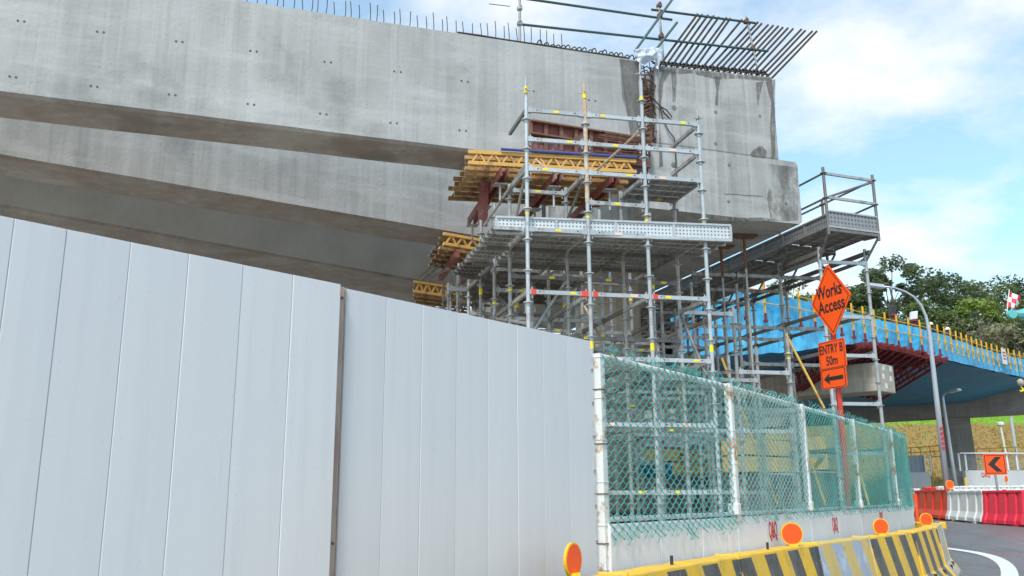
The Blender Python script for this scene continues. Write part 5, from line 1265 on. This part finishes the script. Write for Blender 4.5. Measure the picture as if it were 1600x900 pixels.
# ================================================================== TREES
def leaf_quads(mb, c, r, n, size, rnd, flat=.75):
    for _ in range(n):
        d = V((rnd.gauss(0, 1), rnd.gauss(0, 1), rnd.gauss(0, 1))).normalized() * (r * rnd.random() ** .42)
        d.z *= flat; p = c + d
        a = V((rnd.gauss(0, 1), rnd.gauss(0, 1), rnd.gauss(0, .6))).normalized(); b_ = a.cross(V((rnd.gauss(0, 1), rnd.gauss(0, 1), rnd.gauss(0, 1)))).normalized()
        s = size * rnd.uniform(.5, 1.2); o = len(mb.v)
        mb.v += [p - a * s, p + b_ * s * .45, p + a * s, p - b_ * s * .45]; mb.face([o, o + 1, o + 2, o + 3])
def tree(name, label, base, h, crown_r, kind, seed, crown0=.45, clumps=26, leaves=150, size=.34, branchy=False, mixm=None):
    rnd = random.Random(seed); root = thing(name, label, 'tree', base, 'trees on the hill behind the blue viaduct')
    mb = MB(); lean = V((rnd.uniform(-.05, .05), rnd.uniform(-.05, .05), 1))
    tp = [base + V((lean.x * h * q, lean.y * h * q, h * q)) + V((rnd.uniform(-.2, .2), rnd.uniform(-.2, .2), 0)) * (q > 0) for q in (0, .25, .5, .72, .9)]
    mb.path(tp, [h * .018, h * .015, h * .012, h * .008, h * .003], 7)
    cl = []
    for i in range(clumps):
        q = crown0 + (1 - crown0) * ((i + .5) / clumps); ang = i * 2.4 + rnd.uniform(-.5, .5)
        prof_ = math.sin(math.pi * min(1, .16 + .80 * (q - crown0) / (1 - crown0))) ** .6
        rr = crown_r * prof_ * rnd.uniform(.35, 1.0)
        c = base + V((lean.x * h * q + math.cos(ang) * rr, lean.y * h * q + math.sin(ang) * rr, h * q - .02 * h * rnd.random()))
        cl.append((c, crown_r * rnd.uniform(.20, .38)))
        st_ = tp[0].lerp(tp[-1], min(.95, max(.25, q * .9 - .12)))
        mid = st_.lerp(c, .55) + V((0, 0, -.03 * h)); mb.path([st_, mid, c], [h * .006, h * .004, h * .0015], 5)
        if branchy:
            for _ in range(4):
                e = c + V((rnd.gauss(0, 1), rnd.gauss(0, 1), rnd.gauss(.3, 1))) * crown_r * .28; mb.path([mid, c.lerp(e, .5) + V((0, 0, .2)), e], [h * .003, h * .002, h * .001], 4)
    mb.build('trunk', 'leaf_dry' if branchy and False else 'bark', root)
    mb = MB()
    for c, r in cl: leaf_quads(mb, c, r, int(leaves * 1.25), size * .8, rnd, .6)
    o = mb.build('crown', kind, root); o['kind'] = 'stuff'
    return root
def tbase(u, y): p = PY(u, 600, y); return V((p.x, y, hz_(p.x, y) - .2))
def ht(v, y, u, b): return PY(u, v, y).z - b.z
specs = [  # u, top v, depth, crown radius, kind, name, label, crown start, clumps, leaves, branchy
    (1412, 402, 100, 4.6, 'leaf_dark', 'tall_tree', 'tallest dark tree with layered crown above the lamp arm', .66, 16, 210, False),
    (1380, 425, 102, 3.2, 'leaf_dark', 'tall_tree', 'dark tree just left of the tallest one', .72, 9, 190, False),
    (1478, 424, 104, 5.2, 'leaf_dark', 'broad_tree', 'dark open crowned tree right of the tallest', .62, 18, 130, False),
    (1512, 436, 106, 4.8, 'leaf_dark', 'broad_tree', 'broad dark tree in the middle of the treeline', .40, 22, 150, False),
    (1445, 470, 96, 4.0, 'leaf_mid', 'broad_tree', 'mid green tree behind the lamp pole', .30, 22, 190, False),
    (1560, 442, 112, 6.0, 'leaf_mid', 'broad_tree', 'wide mid green tree left of the checkered flag', .35, 26, 170, False),
    (1602, 432, 116, 6.0, 'leaf_dark', 'broad_tree', 'dark tree at the right edge behind the flag', .35, 26, 160, False),
    (1545, 466, 94, 3.6, 'leaf_light', 'bright_tree', 'bright yellow green tree in front of the wide one', .35, 20, 190, False),
    (1520, 500, 90, 4.0, 'leaf_dry', 'bare_tree', 'thin grey branchy tree right of the lamp pole', .25, 22, 45, True),
    (1578, 508, 90, 4.4, 'leaf_dry', 'bare_tree', 'grey branchy tree below the checkered flag', .2, 22, 60, True),
    (1340, 450, 104, 4.6, 'leaf_mid', 'broad_tree', 'mid green tree right of the orange diamond sign', .40, 22, 150, False),
    (1372, 476, 96, 3.8, 'leaf_mid', 'broad_tree', 'low green tree left of the lamp arm', .30, 20, 180, False),
    (1300, 452, 108, 5.0, 'leaf_dark', 'broad_tree', 'dark tree behind the orange diamond sign', .40, 22, 150, False),
    (1235, 432, 108, 5.2, 'leaf_mid', 'broad_tree', 'pale green tree left of the orange diamond sign', .42, 20, 120, False),
    (1480, 488, 92, 4.2, 'leaf_mid', 'broad_tree', 'rounded green tree over the railing right of the lamp pole', .28, 22, 190, False),
    (1610, 500, 92, 4.4, 'leaf_dark', 'broad_tree', 'low dark green tree at the lower right of the treeline', .25, 22, 190, False),
    (1412, 496, 92, 3.6, 'leaf_dark', 'broad_tree', 'low dark tree beneath the tallest one', .25, 20, 190, False),
]
for i, (u, v, y, cr, kind, nm, lab, c0, nc, nl, brn) in enumerate(specs):
    b_ = tbase(u, y); h = ht(v, y, u, b_) * .97; tree(nm, lab, b_, h, cr, kind, 40 + i, c0, nc, nl, .36, brn)
# undergrowth: one mass
rnd = random.Random(5); mb = MB()
for i in range(260):
    x = rnd.uniform(20, 95); y = rnd.uniform(99, 118); leaf_quads(mb, V((x, y, hz_(x, y) + rnd.uniform(.5, 7))), 2.2, 34, .5, rnd)
tag(mb.build('undergrowth', 'leaf_mid'), 'dense dark undergrowth between the hill trees', 'undergrowth', kind='stuff')
# grass tufts on the hill
mb = MB()
for i in range(9000):
    x = rnd.uniform(24, 48); y = rnd.uniform(64.5, 92); z = hz_(x, y); hgt = rnd.uniform(.06, .18); a = rnd.uniform(0, 3.14); dx_, dy_ = math.cos(a) * .10, math.sin(a) * .10
    o = len(mb.v); mb.v += [V((x - dx_, y - dy_, z - .02)), V((x + dx_, y + dy_, z - .02)), V((x + rnd.uniform(-.1, .1), y, z + hgt))]; mb.face([o, o + 1, o + 2])
tag(mb.build('grass', 'grass_hill'), 'green and dry brown grass covering the slope', 'grass', kind='stuff')

for o in bpy.data.objects:
    if '_org' in o: del o['_org']
